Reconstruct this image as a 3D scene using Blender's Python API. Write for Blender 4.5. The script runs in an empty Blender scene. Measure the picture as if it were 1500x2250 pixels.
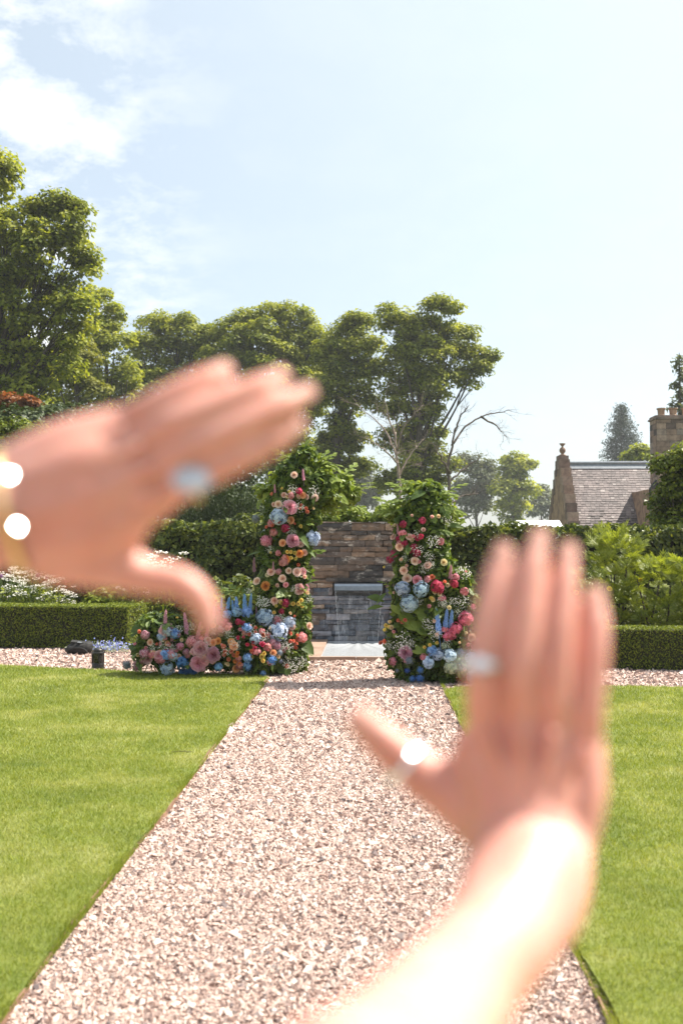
import bpy, math, random
import numpy as np
from mathutils import Vector, Matrix, Euler

rng = np.random.default_rng(7)
random.seed(7)
scene = bpy.context.scene
COL = scene.collection
rad = math.radians

# ------------------------------------------------------------------ camera
CAM_H = 1.6
FPX = 2250 / 36.0 * 35.0
YAW = math.atan(68 / FPX)
PITCH = math.atan(76 / FPX)
cam_d = bpy.data.cameras.new('camera')
cam = bpy.data.objects.new('camera', cam_d)
COL.objects.link(cam)
cam.location = (0, 0, CAM_H)
cam.rotation_euler = (rad(90) + PITCH, 0, YAW)
cam_d.sensor_fit = 'VERTICAL'
cam_d.sensor_height = 36
cam_d.sensor_width = 24
cam_d.lens = 35
cam_d.clip_start = 0.02
cam_d.clip_end = 3000
cam_d.dof.use_dof = True
cam_d.dof.focus_distance = 13.0
cam_d.dof.aperture_fstop = 2.8
scene.camera = cam

# ------------------------------------------------------------------ sky, sun, exposure
SUN_EL, SUN_AZ = rad(53), rad(70)          # azimuth from +Y towards +X
TO_SUN = Vector((math.sin(SUN_AZ) * math.cos(SUN_EL), math.cos(SUN_AZ) * math.cos(SUN_EL), math.sin(SUN_EL)))
world = bpy.data.worlds.new('World')
scene.world = world
world.use_nodes = True
nt = world.node_tree
nt.nodes.clear()
wo = nt.nodes.new('ShaderNodeOutputWorld')
bg = nt.nodes.new('ShaderNodeBackground')
sky = nt.nodes.new('ShaderNodeTexSky')
sky.sky_type = 'NISHITA'
sky.sun_disc = False
sky.sun_elevation = SUN_EL
sky.sun_rotation = SUN_AZ
sky.air_density = 1.0
sky.dust_density = 2.2
sky.ozone_density = 0.6
bg.inputs['Strength'].default_value = 0.081
tc = nt.nodes.new('ShaderNodeTexCoord')
sep = nt.nodes.new('ShaderNodeSeparateXYZ')
nt.links.new(tc.outputs['Generated'], sep.inputs[0])
mx = nt.nodes.new('ShaderNodeMath'); mx.operation = 'MAXIMUM'; mx.inputs[1].default_value = 0.0
nt.links.new(sep.outputs['Z'], mx.inputs[0])
ad = nt.nodes.new('ShaderNodeMath'); ad.operation = 'ADD'; ad.inputs[1].default_value = 0.22
nt.links.new(mx.outputs[0], ad.inputs[0])
dx = nt.nodes.new('ShaderNodeMath'); dx.operation = 'DIVIDE'
dy = nt.nodes.new('ShaderNodeMath'); dy.operation = 'DIVIDE'
nt.links.new(sep.outputs['X'], dx.inputs[0]); nt.links.new(ad.outputs[0], dx.inputs[1])
nt.links.new(sep.outputs['Y'], dy.inputs[0]); nt.links.new(ad.outputs[0], dy.inputs[1])
cmb = nt.nodes.new('ShaderNodeCombineXYZ')
nt.links.new(dx.outputs[0], cmb.inputs[0]); nt.links.new(dy.outputs[0], cmb.inputs[1])
cmb.inputs[2].default_value = 17.64
cn = nt.nodes.new('ShaderNodeTexNoise')
cn.inputs['Scale'].default_value = 6.5
cn.inputs['Detail'].default_value = 9
cn.inputs['Roughness'].default_value = 0.62
cn.inputs['Distortion'].default_value = 0.15
nt.links.new(cmb.outputs[0], cn.inputs['Vector'])
cr = nt.nodes.new('ShaderNodeValToRGB')
cr.color_ramp.elements[0].position = 0.46
cr.color_ramp.elements[0].color = (0, 0, 0, 1)
cr.color_ramp.elements[1].position = 0.64
cr.color_ramp.elements[1].color = (1, 1, 1, 1)
nt.links.new(cn.outputs[0], cr.inputs[0])
cmix = nt.nodes.new('ShaderNodeMix'); cmix.data_type = 'RGBA'
cm = nt.nodes.new('ShaderNodeMapRange')
cm.interpolation_type = 'SMOOTHSTEP'
cm.inputs[1].default_value = -0.10; cm.inputs[2].default_value = -0.36
cm.inputs[3].default_value = 0.04; cm.inputs[4].default_value = 1.0
nt.links.new(sep.outputs['X'], cm.inputs[0])
cmul = nt.nodes.new('ShaderNodeMath'); cmul.operation = 'MULTIPLY'
nt.links.new(cr.outputs[0], cmul.inputs[0]); nt.links.new(cm.outputs[0], cmul.inputs[1])
nt.links.new(cmul.outputs[0], cmix.inputs[0])
veil = nt.nodes.new('ShaderNodeMix'); veil.data_type = 'RGBA'      # thin high cloud veil, with a haze glow mixed in towards the sun
sdot = nt.nodes.new('ShaderNodeVectorMath'); sdot.operation = 'DOT_PRODUCT'
sdot.inputs[1].default_value = TO_SUN
nt.links.new(tc.outputs['Generated'], sdot.inputs[0])
vr = nt.nodes.new('ShaderNodeMapRange'); vr.interpolation_type = 'SMOOTHSTEP'
vr.inputs[1].default_value = 0.2; vr.inputs[2].default_value = 0.9
vr.inputs[3].default_value = 0.40; vr.inputs[4].default_value = 0.75
nt.links.new(sdot.outputs['Value'], vr.inputs[0])
nt.links.new(vr.outputs[0], veil.inputs[0])
veil.inputs[7].default_value = (5.5, 6.05, 6.1, 1)
nt.links.new(sky.outputs[0], veil.inputs[6])
nt.links.new(veil.outputs[2], cmix.inputs[6])
cmix.inputs[7].default_value = (6.7, 6.8, 6.85, 1)
nt.links.new(cmix.outputs[2], bg.inputs['Color'])
nt.links.new(bg.outputs[0], wo.inputs['Surface'])

sun_d = bpy.data.lights.new('sun', 'SUN')
sun_d.energy = 5.0
sun_d.angle = rad(0.53)
sun_d.color = (1.0, 0.93, 0.82)
sun = bpy.data.objects.new('sun', sun_d)
COL.objects.link(sun)
sun.rotation_euler = TO_SUN.to_track_quat('Z', 'Y').to_euler()
sun.location = (20, 12, 30)
scene.view_settings.view_transform = 'Standard'
scene.view_settings.look = 'None'
scene.view_settings.exposure = 1.28
scene.view_settings.gamma = 1.0
scene.view_settings.use_curve_mapping = False
scene.render.engine = 'CYCLES'
scene.cycles.use_denoising = True
scene.cycles.denoiser = 'OPENIMAGEDENOISE'
scene.cycles.max_bounces = 8
scene.cycles.transparent_max_bounces = 8
scene.cycles.transmission_bounces = 6
scene.cycles.caustics_reflective = False
scene.cycles.caustics_refractive = False
scene.cycles.sample_clamp_indirect = 6.0

# ------------------------------------------------------------------ pixel -> place helpers
RM = np.array(cam.rotation_euler.to_matrix())
CP = np.array([0, 0, CAM_H])


def ray(x, y):
    return RM @ np.array([(x - 750) / FPX, (1125 - y) / FPX, -1.0])


def P(x, y, Y):               # on the vertical plane at distance Y
    w = ray(x, y)
    return CP + w * (Y / w[1])


def G(x, y, z=0.0):           # on the ground
    w = ray(x, y)
    return CP + w * ((z - CAM_H) / w[2])


def H(x, y, d):               # at depth d along the lens axis
    return CP + ray(x, y) * d


# ------------------------------------------------------------------ object helpers
def tag(o, label=None, cat=None, group=None, kind=None):
    if label: o['label'] = label
    if cat: o['category'] = cat
    if group: o['group'] = group
    if kind: o['kind'] = kind
    return o


def empty(name, loc=(0, 0, 0), label=None, cat=None, group=None):
    o = bpy.data.objects.new(name, None)
    COL.objects.link(o)
    o.location = loc
    o.empty_display_size = 0.1
    return tag(o, label, cat, group)


def link(name, me, parent=None, loc=None, rot=None, scl=None):
    o = bpy.data.objects.new(name, me)
    COL.objects.link(o)
    if parent is not None:
        o.parent = parent
    if loc is not None: o.location = loc
    if rot is not None: o.rotation_euler = rot
    if scl is not None: o.scale = (scl, scl, scl) if np.isscalar(scl) else scl
    return o


def mesh(name, V, F, mats, rnd=None, smooth=False, midx=None):
    """F: list of index arrays (n,k) sharing V."""
    me = bpy.data.meshes.new(name)
    V = np.ascontiguousarray(V, dtype=np.float32).reshape(-1, 3)
    if not isinstance(F, (list, tuple)):
        F = [F]
    F = [np.asarray(f, dtype=np.int32) for f in F if len(f)]
    me.vertices.add(len(V))
    me.vertices.foreach_set('co', V.ravel())
    nl = sum(f.size for f in F)
    npoly = sum(len(f) for f in F)
    me.loops.add(nl)
    me.polygons.add(npoly)
    me.loops.foreach_set('vertex_index', np.concatenate([f.ravel() for f in F]))
    tot = np.concatenate([np.full(len(f), f.shape[1], np.int32) for f in F])
    start = np.concatenate([[0], np.cumsum(tot)[:-1]]).astype(np.int32)
    me.polygons.foreach_set('loop_start', start)
    if midx is not None:
        me.polygons.foreach_set('material_index', np.asarray(midx, np.int32))
    me.update(calc_edges=True)
    me.polygons.foreach_set('use_smooth', np.full(npoly, bool(smooth)))
    if rnd is not None:
        a = me.attributes.new('rnd', 'FLOAT', 'POINT')
        a.data.foreach_set('value', np.asarray(rnd, np.float32))
    for m in (mats if isinstance(mats, (list, tuple)) else [mats]):
        me.materials.append(m)
    return me


class MB:
    """collects pieces into one mesh"""
    def __init__(self):
        self.V, self.F, self.R, self.M, self.n = [], {}, [], {}, 0

    def add(self, V, F, rnd=0.5, m=0):
        V = np.asarray(V, float).reshape(-1, 3)
        for f in (F if isinstance(F, list) and len(F) and isinstance(F[0], np.ndarray) and F[0].ndim == 2 else [np.asarray(F)]):
            f = np.asarray(f, int)
            k = f.shape[1]
            self.F.setdefault(k, []).append(f + self.n)
            self.M.setdefault(k, []).append(np.full(len(f), m))
        self.V.append(V)
        self.R.append(np.broadcast_to(np.asarray(rnd, float), (len(V),)))
        self.n += len(V)
        return self

    def box(self, lo, hi, rnd=0.5, m=0):
        x0, y0, z0 = lo; x1, y1, z1 = hi
        V = [(x0, y0, z0), (x1, y0, z0), (x1, y1, z0), (x0, y1, z0), (x0, y0, z1), (x1, y0, z1), (x1, y1, z1), (x0, y1, z1)]
        return self.add(V, np.array(BOXF), rnd, m)

    def prism(self, poly, z0, z1, rnd=0.5, m=0):      # poly: xy list, ccw
        n = len(poly)
        V = [(p[0], p[1], z0) for p in poly] + [(p[0], p[1], z1) for p in poly]
        S = np.array([(i, (i + 1) % n, n + (i + 1) % n, n + i) for i in range(n)])
        self.add(V, S, rnd, m)
        b = self.n - 2 * n
        self.F.setdefault(n, []).append(np.array([list(range(n - 1, -1, -1)), list(range(n, 2 * n))]) + b)
        self.M.setdefault(n, []).append(np.full(2, m))
        return self

    def tube(self, pts, rr, sides=8, rnd=0.5, m=0, cap=True):
        V, F = tube(pts, rr, sides, cap)
        return self.add(V, F, rnd, m)

    def lathe(self, prof, c=(0, 0, 0), sides=20, rnd=0.5, m=0):
        a = np.linspace(0, 2 * np.pi, sides, endpoint=False)
        V = np.array([[(c[0] + r * math.cos(t), c[1] + r * math.sin(t), c[2] + z) for t in a] for r, z in prof]).reshape(-1, 3)
        F = [(i * sides + j, i * sides + (j + 1) % sides, (i + 1) * sides + (j + 1) % sides, (i + 1) * sides + j)
             for i in range(len(prof) - 1) for j in range(sides)]
        return self.add(V, np.array(F), rnd, m)

    def build(self, name, mats, parent=None, smooth=False, **kw):
        ks = sorted(self.F)
        F = [np.concatenate(self.F[k]) for k in ks]
        mi = np.concatenate([np.concatenate(self.M[k]) for k in ks])
        me = mesh(name, np.concatenate(self.V), F, mats, np.concatenate(self.R), smooth, mi)
        return link(name, me, parent, **kw)


BOXF = [(0, 3, 2, 1), (4, 5, 6, 7), (0, 1, 5, 4), (1, 2, 6, 5), (2, 3, 7, 6), (3, 0, 4, 7)]


def tube(pts, rr, sides=8, cap=True):
    pts = np.asarray(pts, float)
    n = len(pts)
    rr = np.broadcast_to(np.asarray(rr, float), (n,))
    tg = np.gradient(pts, axis=0)
    tg /= np.linalg.norm(tg, axis=1)[:, None] + 1e-12
    up = np.array([0, 0, 1.0]) if abs(tg[0][2]) < 0.8 else np.array([1.0, 0, 0])
    V = []
    a = np.linspace(0, 2 * np.pi, sides, endpoint=False)
    u = np.cross(up, tg[0]); u /= np.linalg.norm(u)
    for i in range(n):
        u = u - tg[i] * np.dot(u, tg[i]); u /= np.linalg.norm(u)
        w = np.cross(tg[i], u)
        V.append(pts[i] + rr[i] * (np.cos(a)[:, None] * u + np.sin(a)[:, None] * w))
    V = np.concatenate(V)
    F = [(i * sides + j, i * sides + (j + 1) % sides, (i + 1) * sides + (j + 1) % sides, (i + 1) * sides + j)
         for i in range(n - 1) for j in range(sides)]
    out = [np.array(F)]
    if cap:
        out.append(np.array([list(range(sides - 1, -1, -1)), list(range((n - 1) * sides, n * sides))]))
    return V, out


def unit(v):
    v = np.asarray(v, float)
    return v / (np.linalg.norm(v, axis=-1, keepdims=True) + 1e-12)


def rdir(n):
    return unit(rng.normal(size=(n, 3)))


def icosphere(sub=1):
    import bmesh
    bm = bmesh.new()
    bmesh.ops.create_icosphere(bm, subdivisions=sub, radius=1)
    bm.verts.ensure_lookup_table()
    V = np.array([v.co[:] for v in bm.verts]); F = np.array([[v.index for v in f.verts] for f in bm.faces])
    bm.free()
    return V, F


ICO1, ICO2, ICO3 = icosphere(1), icosphere(2), icosphere(3)


def leaf_arrays(C, N, L, W, fold=0.25, T=None, droop=0.0, six=False):
    """folded rhombus leaves: C base centres, N face normals. returns V,F"""
    n = len(C)
    N = unit(N)
    if T is None:
        T = rdir(n)
    T = unit(T - N * np.sum(T * N, 1)[:, None])
    B = np.cross(N, T)
    L = np.broadcast_to(np.asarray(L, float), (n,))[:, None]
    W = np.broadcast_to(np.asarray(W, float), (n,))[:, None]
    if not six:
        V = np.stack([C - T * L * .5, C + B * W * .5 + N * W * fold - T * L * .08, C + T * L * .5 - N * L * droop,
                      C - B * W * .5 + N * W * fold - T * L * .08], 1)
        F = np.arange(n * 4).reshape(n, 4)
        return V.reshape(-1, 3), F, 4
    V = np.stack([C - T * L * .5,
                  C - T * L * .18 + B * W * .46 + N * W * fold, C + T * L * .16 + B * W * .40 + N * W * fold - N * L * droop * .4,
                  C + T * L * .5 - N * L * droop,
                  C + T * L * .16 - B * W * .40 + N * W * fold - N * L * droop * .4, C - T * L * .18 - B * W * .46 + N * W * fold], 1)
    b = np.arange(n)[:, None] * 6
    F = np.concatenate([b + np.array([[0, 1, 2, 3]]), b + np.array([[0, 3, 4, 5]])])
    return V.reshape(-1, 3), F, 6


# ------------------------------------------------------------------ materials
def newmat(name):
    m = bpy.data.materials.new(name)
    m.use_nodes = True
    t = m.node_tree
    b = t.nodes['Principled BSDF']
    return m, t, b


def node(t, typ, **kw):
    n = t.nodes.new(typ)
    for k, v in kw.items():
        setattr(n, k, v)
    return n


def ramp(t, fac, stops):
    r = node(t, 'ShaderNodeValToRGB')
    e = r.color_ramp.elements
    while len(e) < len(stops):
        e.new(0.5)
    for i, (p, c) in enumerate(stops):
        e[i].position = p
        e[i].color = (*c, 1)
    t.links.new(fac, r.inputs[0])
    return r.outputs[0]


def noise(t, scale, detail=4, rough=0.55, coord='Object', vec=None):
    n = node(t, 'ShaderNodeTexNoise')
    n.inputs['Scale'].default_value = scale
    n.inputs['Detail'].default_value = detail
    n.inputs['Roughness'].default_value = rough
    if vec is None:
        c = node(t, 'ShaderNodeTexCoord')
        vec = c.outputs[coord]
    t.links.new(vec, n.inputs['Vector'])
    return n.outputs[0]


def mixc(t, fac, a, b, mode='MIX'):
    m = node(t, 'ShaderNodeMix', data_type='RGBA', blend_type=mode)
    for sock, v in ((m.inputs[0], fac), (m.inputs[6], a), (m.inputs[7], b)):
        if hasattr(v, 'is_output'):
            t.links.new(v, sock)
        elif np.isscalar(v):
            sock.default_value = v
        else:
            sock.default_value = (*v, 1)
    return m.outputs[2]


def attr(t, name='rnd'):
    a = node(t, 'ShaderNodeAttribute', attribute_name=name)
    return a.outputs['Fac']


def bump(t, b, h, strength=0.4, dist=0.02):
    n = node(t, 'ShaderNodeBump')
    n.inputs['Strength'].default_value = strength
    n.inputs['Distance'].default_value = dist
    t.links.new(h, n.inputs['Height'])
    t.links.new(n.outputs[0], b.inputs['Normal'])


def leaf_mat(name, stops, trans=0.35, rough=0.55, tint=(1.25, 1.2, 0.45), spec=0.25, big=None):
    m, t, b = newmat(name)
    c = ramp(t, attr(t), stops)
    if big:
        nz = noise(t, big, 3)
        c = mixc(t, ramp(t, nz, [(.35, (0, 0, 0)), (.65, (1, 1, 1))]), c, mixc(t, 1.0, c, (1.35, 1.15, .8), 'MULTIPLY'))
    t.links.new(c, b.inputs['Base Color'])
    b.inputs['Roughness'].default_value = rough
    b.inputs['Specular IOR Level'].default_value = spec
    tr = node(t, 'ShaderNodeBsdfTranslucent')
    t.links.new(mixc(t, 1.0, c, tint, 'MULTIPLY'), tr.inputs['Color'])
    mx = node(t, 'ShaderNodeMixShader')
    mx.inputs[0].default_value = trans
    t.links.new(b.outputs[0], mx.inputs[1])
    t.links.new(tr.outputs[0], mx.inputs[2])
    t.links.new(mx.outputs[0], t.nodes['Material Output'].inputs['Surface'])
    return m


def simple(name, stops, scale=8, rough=0.7, bmp=0.3, bdist=0.01, detail=6, metal=0, coord='Object', spec=0.4):
    m, t, b = newmat(name)
    nz = noise(t, scale, detail, .6, coord)
    t.links.new(ramp(t, nz, stops), b.inputs['Base Color'])
    b.inputs['Roughness'].default_value = rough
    b.inputs['Metallic'].default_value = metal
    b.inputs['Specular IOR Level'].default_value = spec
    if bmp:
        bump(t, b, nz, bmp, bdist)
    return m


M = {}
M['tree'] = leaf_mat('leaf_sycamore', [(0, (.07, .10, .014)), (.5, (.22, .255, .027)), (1, (.39, .40, .055))], .48)
M['tree2'] = leaf_mat('leaf_fresh', [(0, (.10, .135, .02)), (.5, (.26, .295, .036)), (1, (.41, .42, .07))], .48)
M['tree_yellow'] = leaf_mat('leaf_yellow', [(0, (.10, .12, .02)), (1, (.26, .26, .05))], .4)
M['tree_dark'] = leaf_mat('leaf_dark', [(0, (.016, .030, .010)), (1, (.06, .085, .022))], .2)
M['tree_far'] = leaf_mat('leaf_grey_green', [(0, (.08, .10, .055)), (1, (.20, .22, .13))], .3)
M['tree_red'] = leaf_mat('leaf_copper', [(0, (.11, .04, .01)), (1, (.30, .12, .03))], .35, tint=(1.4, .9, .5))
M['spruce'] = leaf_mat('needle_blue_green', [(0, (.035, .055, .045)), (1, (.085, .11, .085))], .12)
M['box'] = leaf_mat('leaf_box', [(0, (.055, .080, .010)), (.6, (.14, .18, .022)), (1, (.29, .32, .045))], .34, .4)
M['hedge'] = leaf_mat('leaf_hedge', [(0, (.030, .046, .010)), (.55, (.085, .115, .022)), (1, (.24, .265, .06))], .3, .45, spec=.35)
M['arch'] = leaf_mat('leaf_arch', [(0, (.030, .055, .014)), (.5, (.095, .15, .03)), (1, (.21, .27, .06))], .34, .5, spec=.3)
M['bright'] = leaf_mat('leaf_bright', [(0, (.12, .18, .03)), (1, (.28, .34, .08))], .4, .4)
M['peony_leaf'] = leaf_mat('leaf_tree_peony', [(0, (.12, .165, .022)), (1, (.30, .34, .06))], .42, .4)
M['grey_leaf'] = leaf_mat('leaf_silver', [(0, (.22, .27, .20)), (1, (.42, .46, .36))], .25, .6)
M['core'] = simple('foliage_shade', [(0.3, (.010, .012, .006)), (.7, (.03, .03, .014))], 12, .95, .6, .03)  # near-black colour standing in for the shade deep inside foliage
M['bark'] = simple('bark', [(0.3, (.035, .027, .02)), (.7, (.10, .08, .06))], 4, .9, .7, .05)
M['bare'] = simple('bark_pale', [(0.3, (.17, .125, .10)), (.7, (.34, .27, .22))], 6, .85, .4, .02)
M['bare2'] = simple('bark_grey_brown', [(0.3, (.075, .058, .048)), (.7, (.19, .15, .125))], 6, .85, .4, .02)
M['soil'] = simple('soil', [(0.3, (.03, .02, .013)), (.7, (.08, .055, .035))], 9, .95, .7, .03)
M['field'] = simple('meadow', [(0.3, (.04, .06, .015)), (.7, (.09, .12, .03))], 2, .95, .4, .03)

# lawn and grass share one mown-lawn colour field laid in world space
def lawn_colour(t, per_blade):
    gp = node(t, 'ShaderNodeNewGeometry')
    a = noise(t, 1.3, 4, .6, vec=gp.outputs['Position'])
    b_ = noise(t, 7.0, 3, .6, vec=gp.outputs['Position'])
    c = ramp(t, a, [(.28, (.155, .215, .028)), (.5, (.245, .30, .047)), (.66, (.39, .41, .14))])
    c = mixc(t, ramp(t, b_, [(.4, (0, 0, 0)), (.7, (.5, .5, .5))]), c, (.30, .32, .06))
    if per_blade:
        c = mixc(t, 1.0, c, ramp(t, attr(t), [(0, (.62, .68, .6)), (.6, (1, 1, 1)), (.93, (1.15, 1.08, 1.0)), (1, (1.55, 1.35, 1.6))]), 'MULTIPLY')
    return c


m, t, b = newmat('lawn_base')
t.links.new(mixc(t, 1.0, lawn_colour(t, False), (.62, .62, .55), 'MULTIPLY'), b.inputs['Base Color'])
b.inputs['Roughness'].default_value = .9
bump(t, b, noise(t, 160, 2), .8, .02)
M['lawn'] = m
m, t, b = newmat('grass_blade')
c = lawn_colour(t, True)
t.links.new(c, b.inputs['Base Color'])
b.inputs['Roughness'].default_value = .5
b.inputs['Specular IOR Level'].default_value = .35
tr = node(t, 'ShaderNodeBsdfTranslucent')
t.links.new(mixc(t, 1.0, c, (1.15, 1.1, .5), 'MULTIPLY'), tr.inputs['Color'])
ms = node(t, 'ShaderNodeMixShader'); ms.inputs[0].default_value = .42
t.links.new(b.outputs[0], ms.inputs[1]); t.links.new(tr.outputs[0], ms.inputs[2])
t.links.new(ms.outputs[0], t.nodes['Material Output'].inputs['Surface'])
M['grass'] = m

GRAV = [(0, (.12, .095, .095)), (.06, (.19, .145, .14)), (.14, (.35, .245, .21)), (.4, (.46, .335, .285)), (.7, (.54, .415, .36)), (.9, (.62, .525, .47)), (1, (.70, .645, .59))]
m, t, b = newmat('gravel_bed')
vo = node(t, 'ShaderNodeTexVoronoi'); vo.inputs['Scale'].default_value = 62
tcn = node(t, 'ShaderNodeTexCoord'); t.links.new(tcn.outputs['Object'], vo.inputs['Vector'])
sp = node(t, 'ShaderNodeSeparateColor'); t.links.new(vo.outputs['Color'], sp.inputs[0])
t.links.new(mixc(t, 1.0, ramp(t, sp.outputs[0], GRAV), (.72, .7, .7), 'MULTIPLY'), b.inputs['Base Color'])  # bed tinted darker to stand in for missing self-shadow between stones
b.inputs['Roughness'].default_value = .85
bump(t, b, vo.outputs['Distance'], -.9, .02)
M['gravel_bed'] = m
m, t, b = newmat('gravel_stone')
c = ramp(t, attr(t), GRAV)
c = mixc(t, .35, c, mixc(t, 1.0, c, ramp(t, noise(t, 90, 3), [(.3, (.6, .55, .55)), (.7, (1.25, 1.2, 1.15))]), 'MULTIPLY'))
t.links.new(c, b.inputs['Base Color'])
b.inputs['Roughness'].default_value = .75
M['gravel'] = m

m, t, b = newmat('wall_stone')
oi = node(t, 'ShaderNodeObjectInfo')
c = ramp(t, oi.outputs['Random'], [(0, (.045, .042, .042)), (.25, (.085, .07, .063)), (.45, (.17, .11, .075)), (.65, (.13, .10, .085)), (.85, (.26, .175, .12)), (1, (.31, .235, .18))])
gp = node(t, 'ShaderNodeNewGeometry')
n1 = noise(t, 9, 6, .65, vec=gp.outputs['Position'])
c = mixc(t, 1.0, c, ramp(t, n1, [(.25, (.45, .43, .42)), (.5, (1, 1, 1)), (.75, (1.35, 1.25, 1.15))]), 'MULTIPLY')
mp = node(t, 'ShaderNodeMapping'); mp.inputs['Scale'].default_value = (2.2, 1, 5.0)
t.links.new(gp.outputs['Position'], mp.inputs['Vector'])
n2 = noise(t, 1.6, 7, .7, vec=mp.outputs[0])
c = mixc(t, ramp(t, n2, [(.545, (0, 0, 0)), (.65, (.8, .8, .8))]), c, (.54, .48, .42))          # lime bloom
n3 = noise(t, 2.3, 5, .6, vec=gp.outputs['Position'])
c = mixc(t, ramp(t, n3, [(.55, (0, 0, 0)), (.7, (.8, .8, .8))]), c, (.035, .035, .04))             # soot and algae
t.links.new(c, b.inputs['Base Color'])
b.inputs['Roughness'].default_value = .75
bump(t, b, n1, .7, .02)
M['stone'] = m
m, t, b = newmat('wet_wall_stone')
oi = node(t, 'ShaderNodeObjectInfo')
c = ramp(t, oi.outputs['Random'], [(0, (.04, .048, .062)), (.4, (.085, .095, .118)), (.7, (.15, .135, .13)), (1, (.25, .25, .275))])
gp = node(t, 'ShaderNodeNewGeometry')
n1 = noise(t, 9, 6, .65, vec=gp.outputs['Position'])
c = mixc(t, 1.0, c, ramp(t, n1, [(.25, (.5, .5, .52)), (.75, (1.5, 1.5, 1.55))]), 'MULTIPLY')
mp = node(t, 'ShaderNodeMapping'); mp.inputs['Scale'].default_value = (5, 1, 1.2)
t.links.new(gp.outputs['Position'], mp.inputs['Vector'])
n2 = noise(t, 2.0, 7, .7, vec=mp.outputs[0])
c = mixc(t, ramp(t, n2, [(.54, (0, 0, 0)), (.68, (.7, .7, .7))]), c, (.40, .42, .46))
t.links.new(c, b.inputs['Base Color'])
b.inputs['Roughness'].default_value = .22
bump(t, b, n1, .5, .02)
M['wet_stone'] = m
M['mortar'] = simple('dark_joint', [(0.3, (.02, .018, .016)), (.7, (.05, .042, .036))], 20, .95)
M['paving'] = simple('sandstone_paving', [(0.25, (.20, .13, .095)), (.5, (.29, .20, .15)), (.75, (.36, .27, .21))], 3, .6, .2, .004)
M['lead'] = simple('lead_grey', [(0.3, (.16, .18, .20)), (.7, (.26, .28, .31))], 6, .5, .1, .005, metal=.3)
M['steel'] = simple('brushed_steel', [(0.3, (.24, .27, .31)), (.7, (.32, .35, .40))], 14, .32, .05, .002, metal=.85)
M['sandstone'] = simple('red_sandstone', [(0.2, (.07, .05, .042)), (.42, (.20, .125, .09)), (.6, (.34, .22, .14)), (.8, (.40, .28, .20))], 2.6, .85, .12, .02)
M['sandstone_dark'] = simple('sooty_sandstone', [(0.22, (.05, .04, .038)), (.48, (.17, .125, .105)), (.75, (.34, .235, .185))], 2.2, .85, .12, .02)
m, t, b = newmat('roof_slate')
c = ramp(t, attr(t), [(0, (.085, .064, .064)), (.5, (.155, .12, .118)), (.85, (.21, .168, .162)), (1, (.30, .26, .25))])
c = mixc(t, 1.0, c, ramp(t, noise(t, .9, 4), [(.3, (.62, .6, .6)), (.7, (1.15, 1.12, 1.1))]), 'MULTIPLY')
t.links.new(c, b.inputs['Base Color']); b.inputs['Roughness'].default_value = .55
M['slate'] = m
m, t, b = newmat('house_stone')
oi = node(t, 'ShaderNodeObjectInfo')
c = ramp(t, oi.outputs['Random'], [(0, (.05, .042, .04)), (.15, (.15, .105, .09)), (.5, (.26, .18, .14)), (.8, (.36, .26, .205)), (1, (.24, .20, .18))])
c = mixc(t, 1.0, c, ramp(t, noise(t, 4, 6, .65), [(.3, (.55, .5, .5)), (.7, (1.25, 1.2, 1.15))]), 'MULTIPLY')
t.links.new(c, b.inputs['Base Color']); b.inputs['Roughness'].default_value = .85
M['house_stone'] = m
M['clay'] = simple('clay_pot', [(0.3, (.22, .13, .08)), (.7, (.40, .27, .18))], 4, .8)
M['black'] = simple('black_metal', [(0.3, (.010, .010, .010)), (.7, (.022, .021, .02))], 30, .38, .05, .001)
M['blackcloth'] = simple('black_cloth', [(0.3, (.008, .008, .008)), (.7, (.03, .03, .03))], 24, .8, .5, .01)
M['white_panel'] = simple('white_panel', [(0.3, (.72, .74, .76)), (.7, (.8, .81, .82))], 3, .35, 0)
M['rust'] = simple('rusty_edging', [(0.3, (.12, .065, .04)), (.7, (.27, .16, .10))], 9, .85, .4, .003)
m, t, b = newmat('lantern_glass')
b.inputs['Base Color'].default_value = (.03, .03, .03, 1); b.inputs['Roughness'].default_value = .05
b.inputs['Transmission Weight'].default_value = .55
M['glass'] = m

m, t, b = newmat('pool_water')
b.inputs['Base Color'].default_value = (.46, .48, .50, 1)
b.inputs['Roughness'].default_value = .10
b.inputs['Specular IOR Level'].default_value = 1.0
b.inputs['IOR'].default_value = 1.7
bump(t, b, noise(t, 16, 3), .12, .01)
M['water'] = m
m, t, b = newmat('falling_water')
b.inputs['Base Color'].default_value = (.9, .95, 1, 1)
b.inputs['Roughness'].default_value = .12
tb = node(t, 'ShaderNodeBsdfTransparent')
mp = node(t, 'ShaderNodeMapping'); mp.inputs['Scale'].default_value = (34, 34, 1.6)
tcn = node(t, 'ShaderNodeTexCoord'); t.links.new(tcn.outputs['Object'], mp.inputs['Vector'])
fz = noise(t, 1.5, 4, .6, vec=mp.outputs[0])
fac = ramp(t, fz, [(.50, (.02, .02, .02)), (.78, (.20, .20, .20))])
ms = node(t, 'ShaderNodeMixShader')
t.links.new(fac, ms.inputs[0]); t.links.new(tb.outputs[0], ms.inputs[1]); t.links.new(b.outputs[0], ms.inputs[2])
t.links.new(ms.outputs[0], t.nodes['Material Output'].inputs['Surface'])
M['fall'] = m
m, t, b = newmat('water_stream')
b.inputs['Base Color'].default_value = (.85, .9, .95, 1); b.inputs['Roughness'].default_value = .1
b.inputs['Transmission Weight'].default_value = .5
M['stream'] = m


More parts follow.
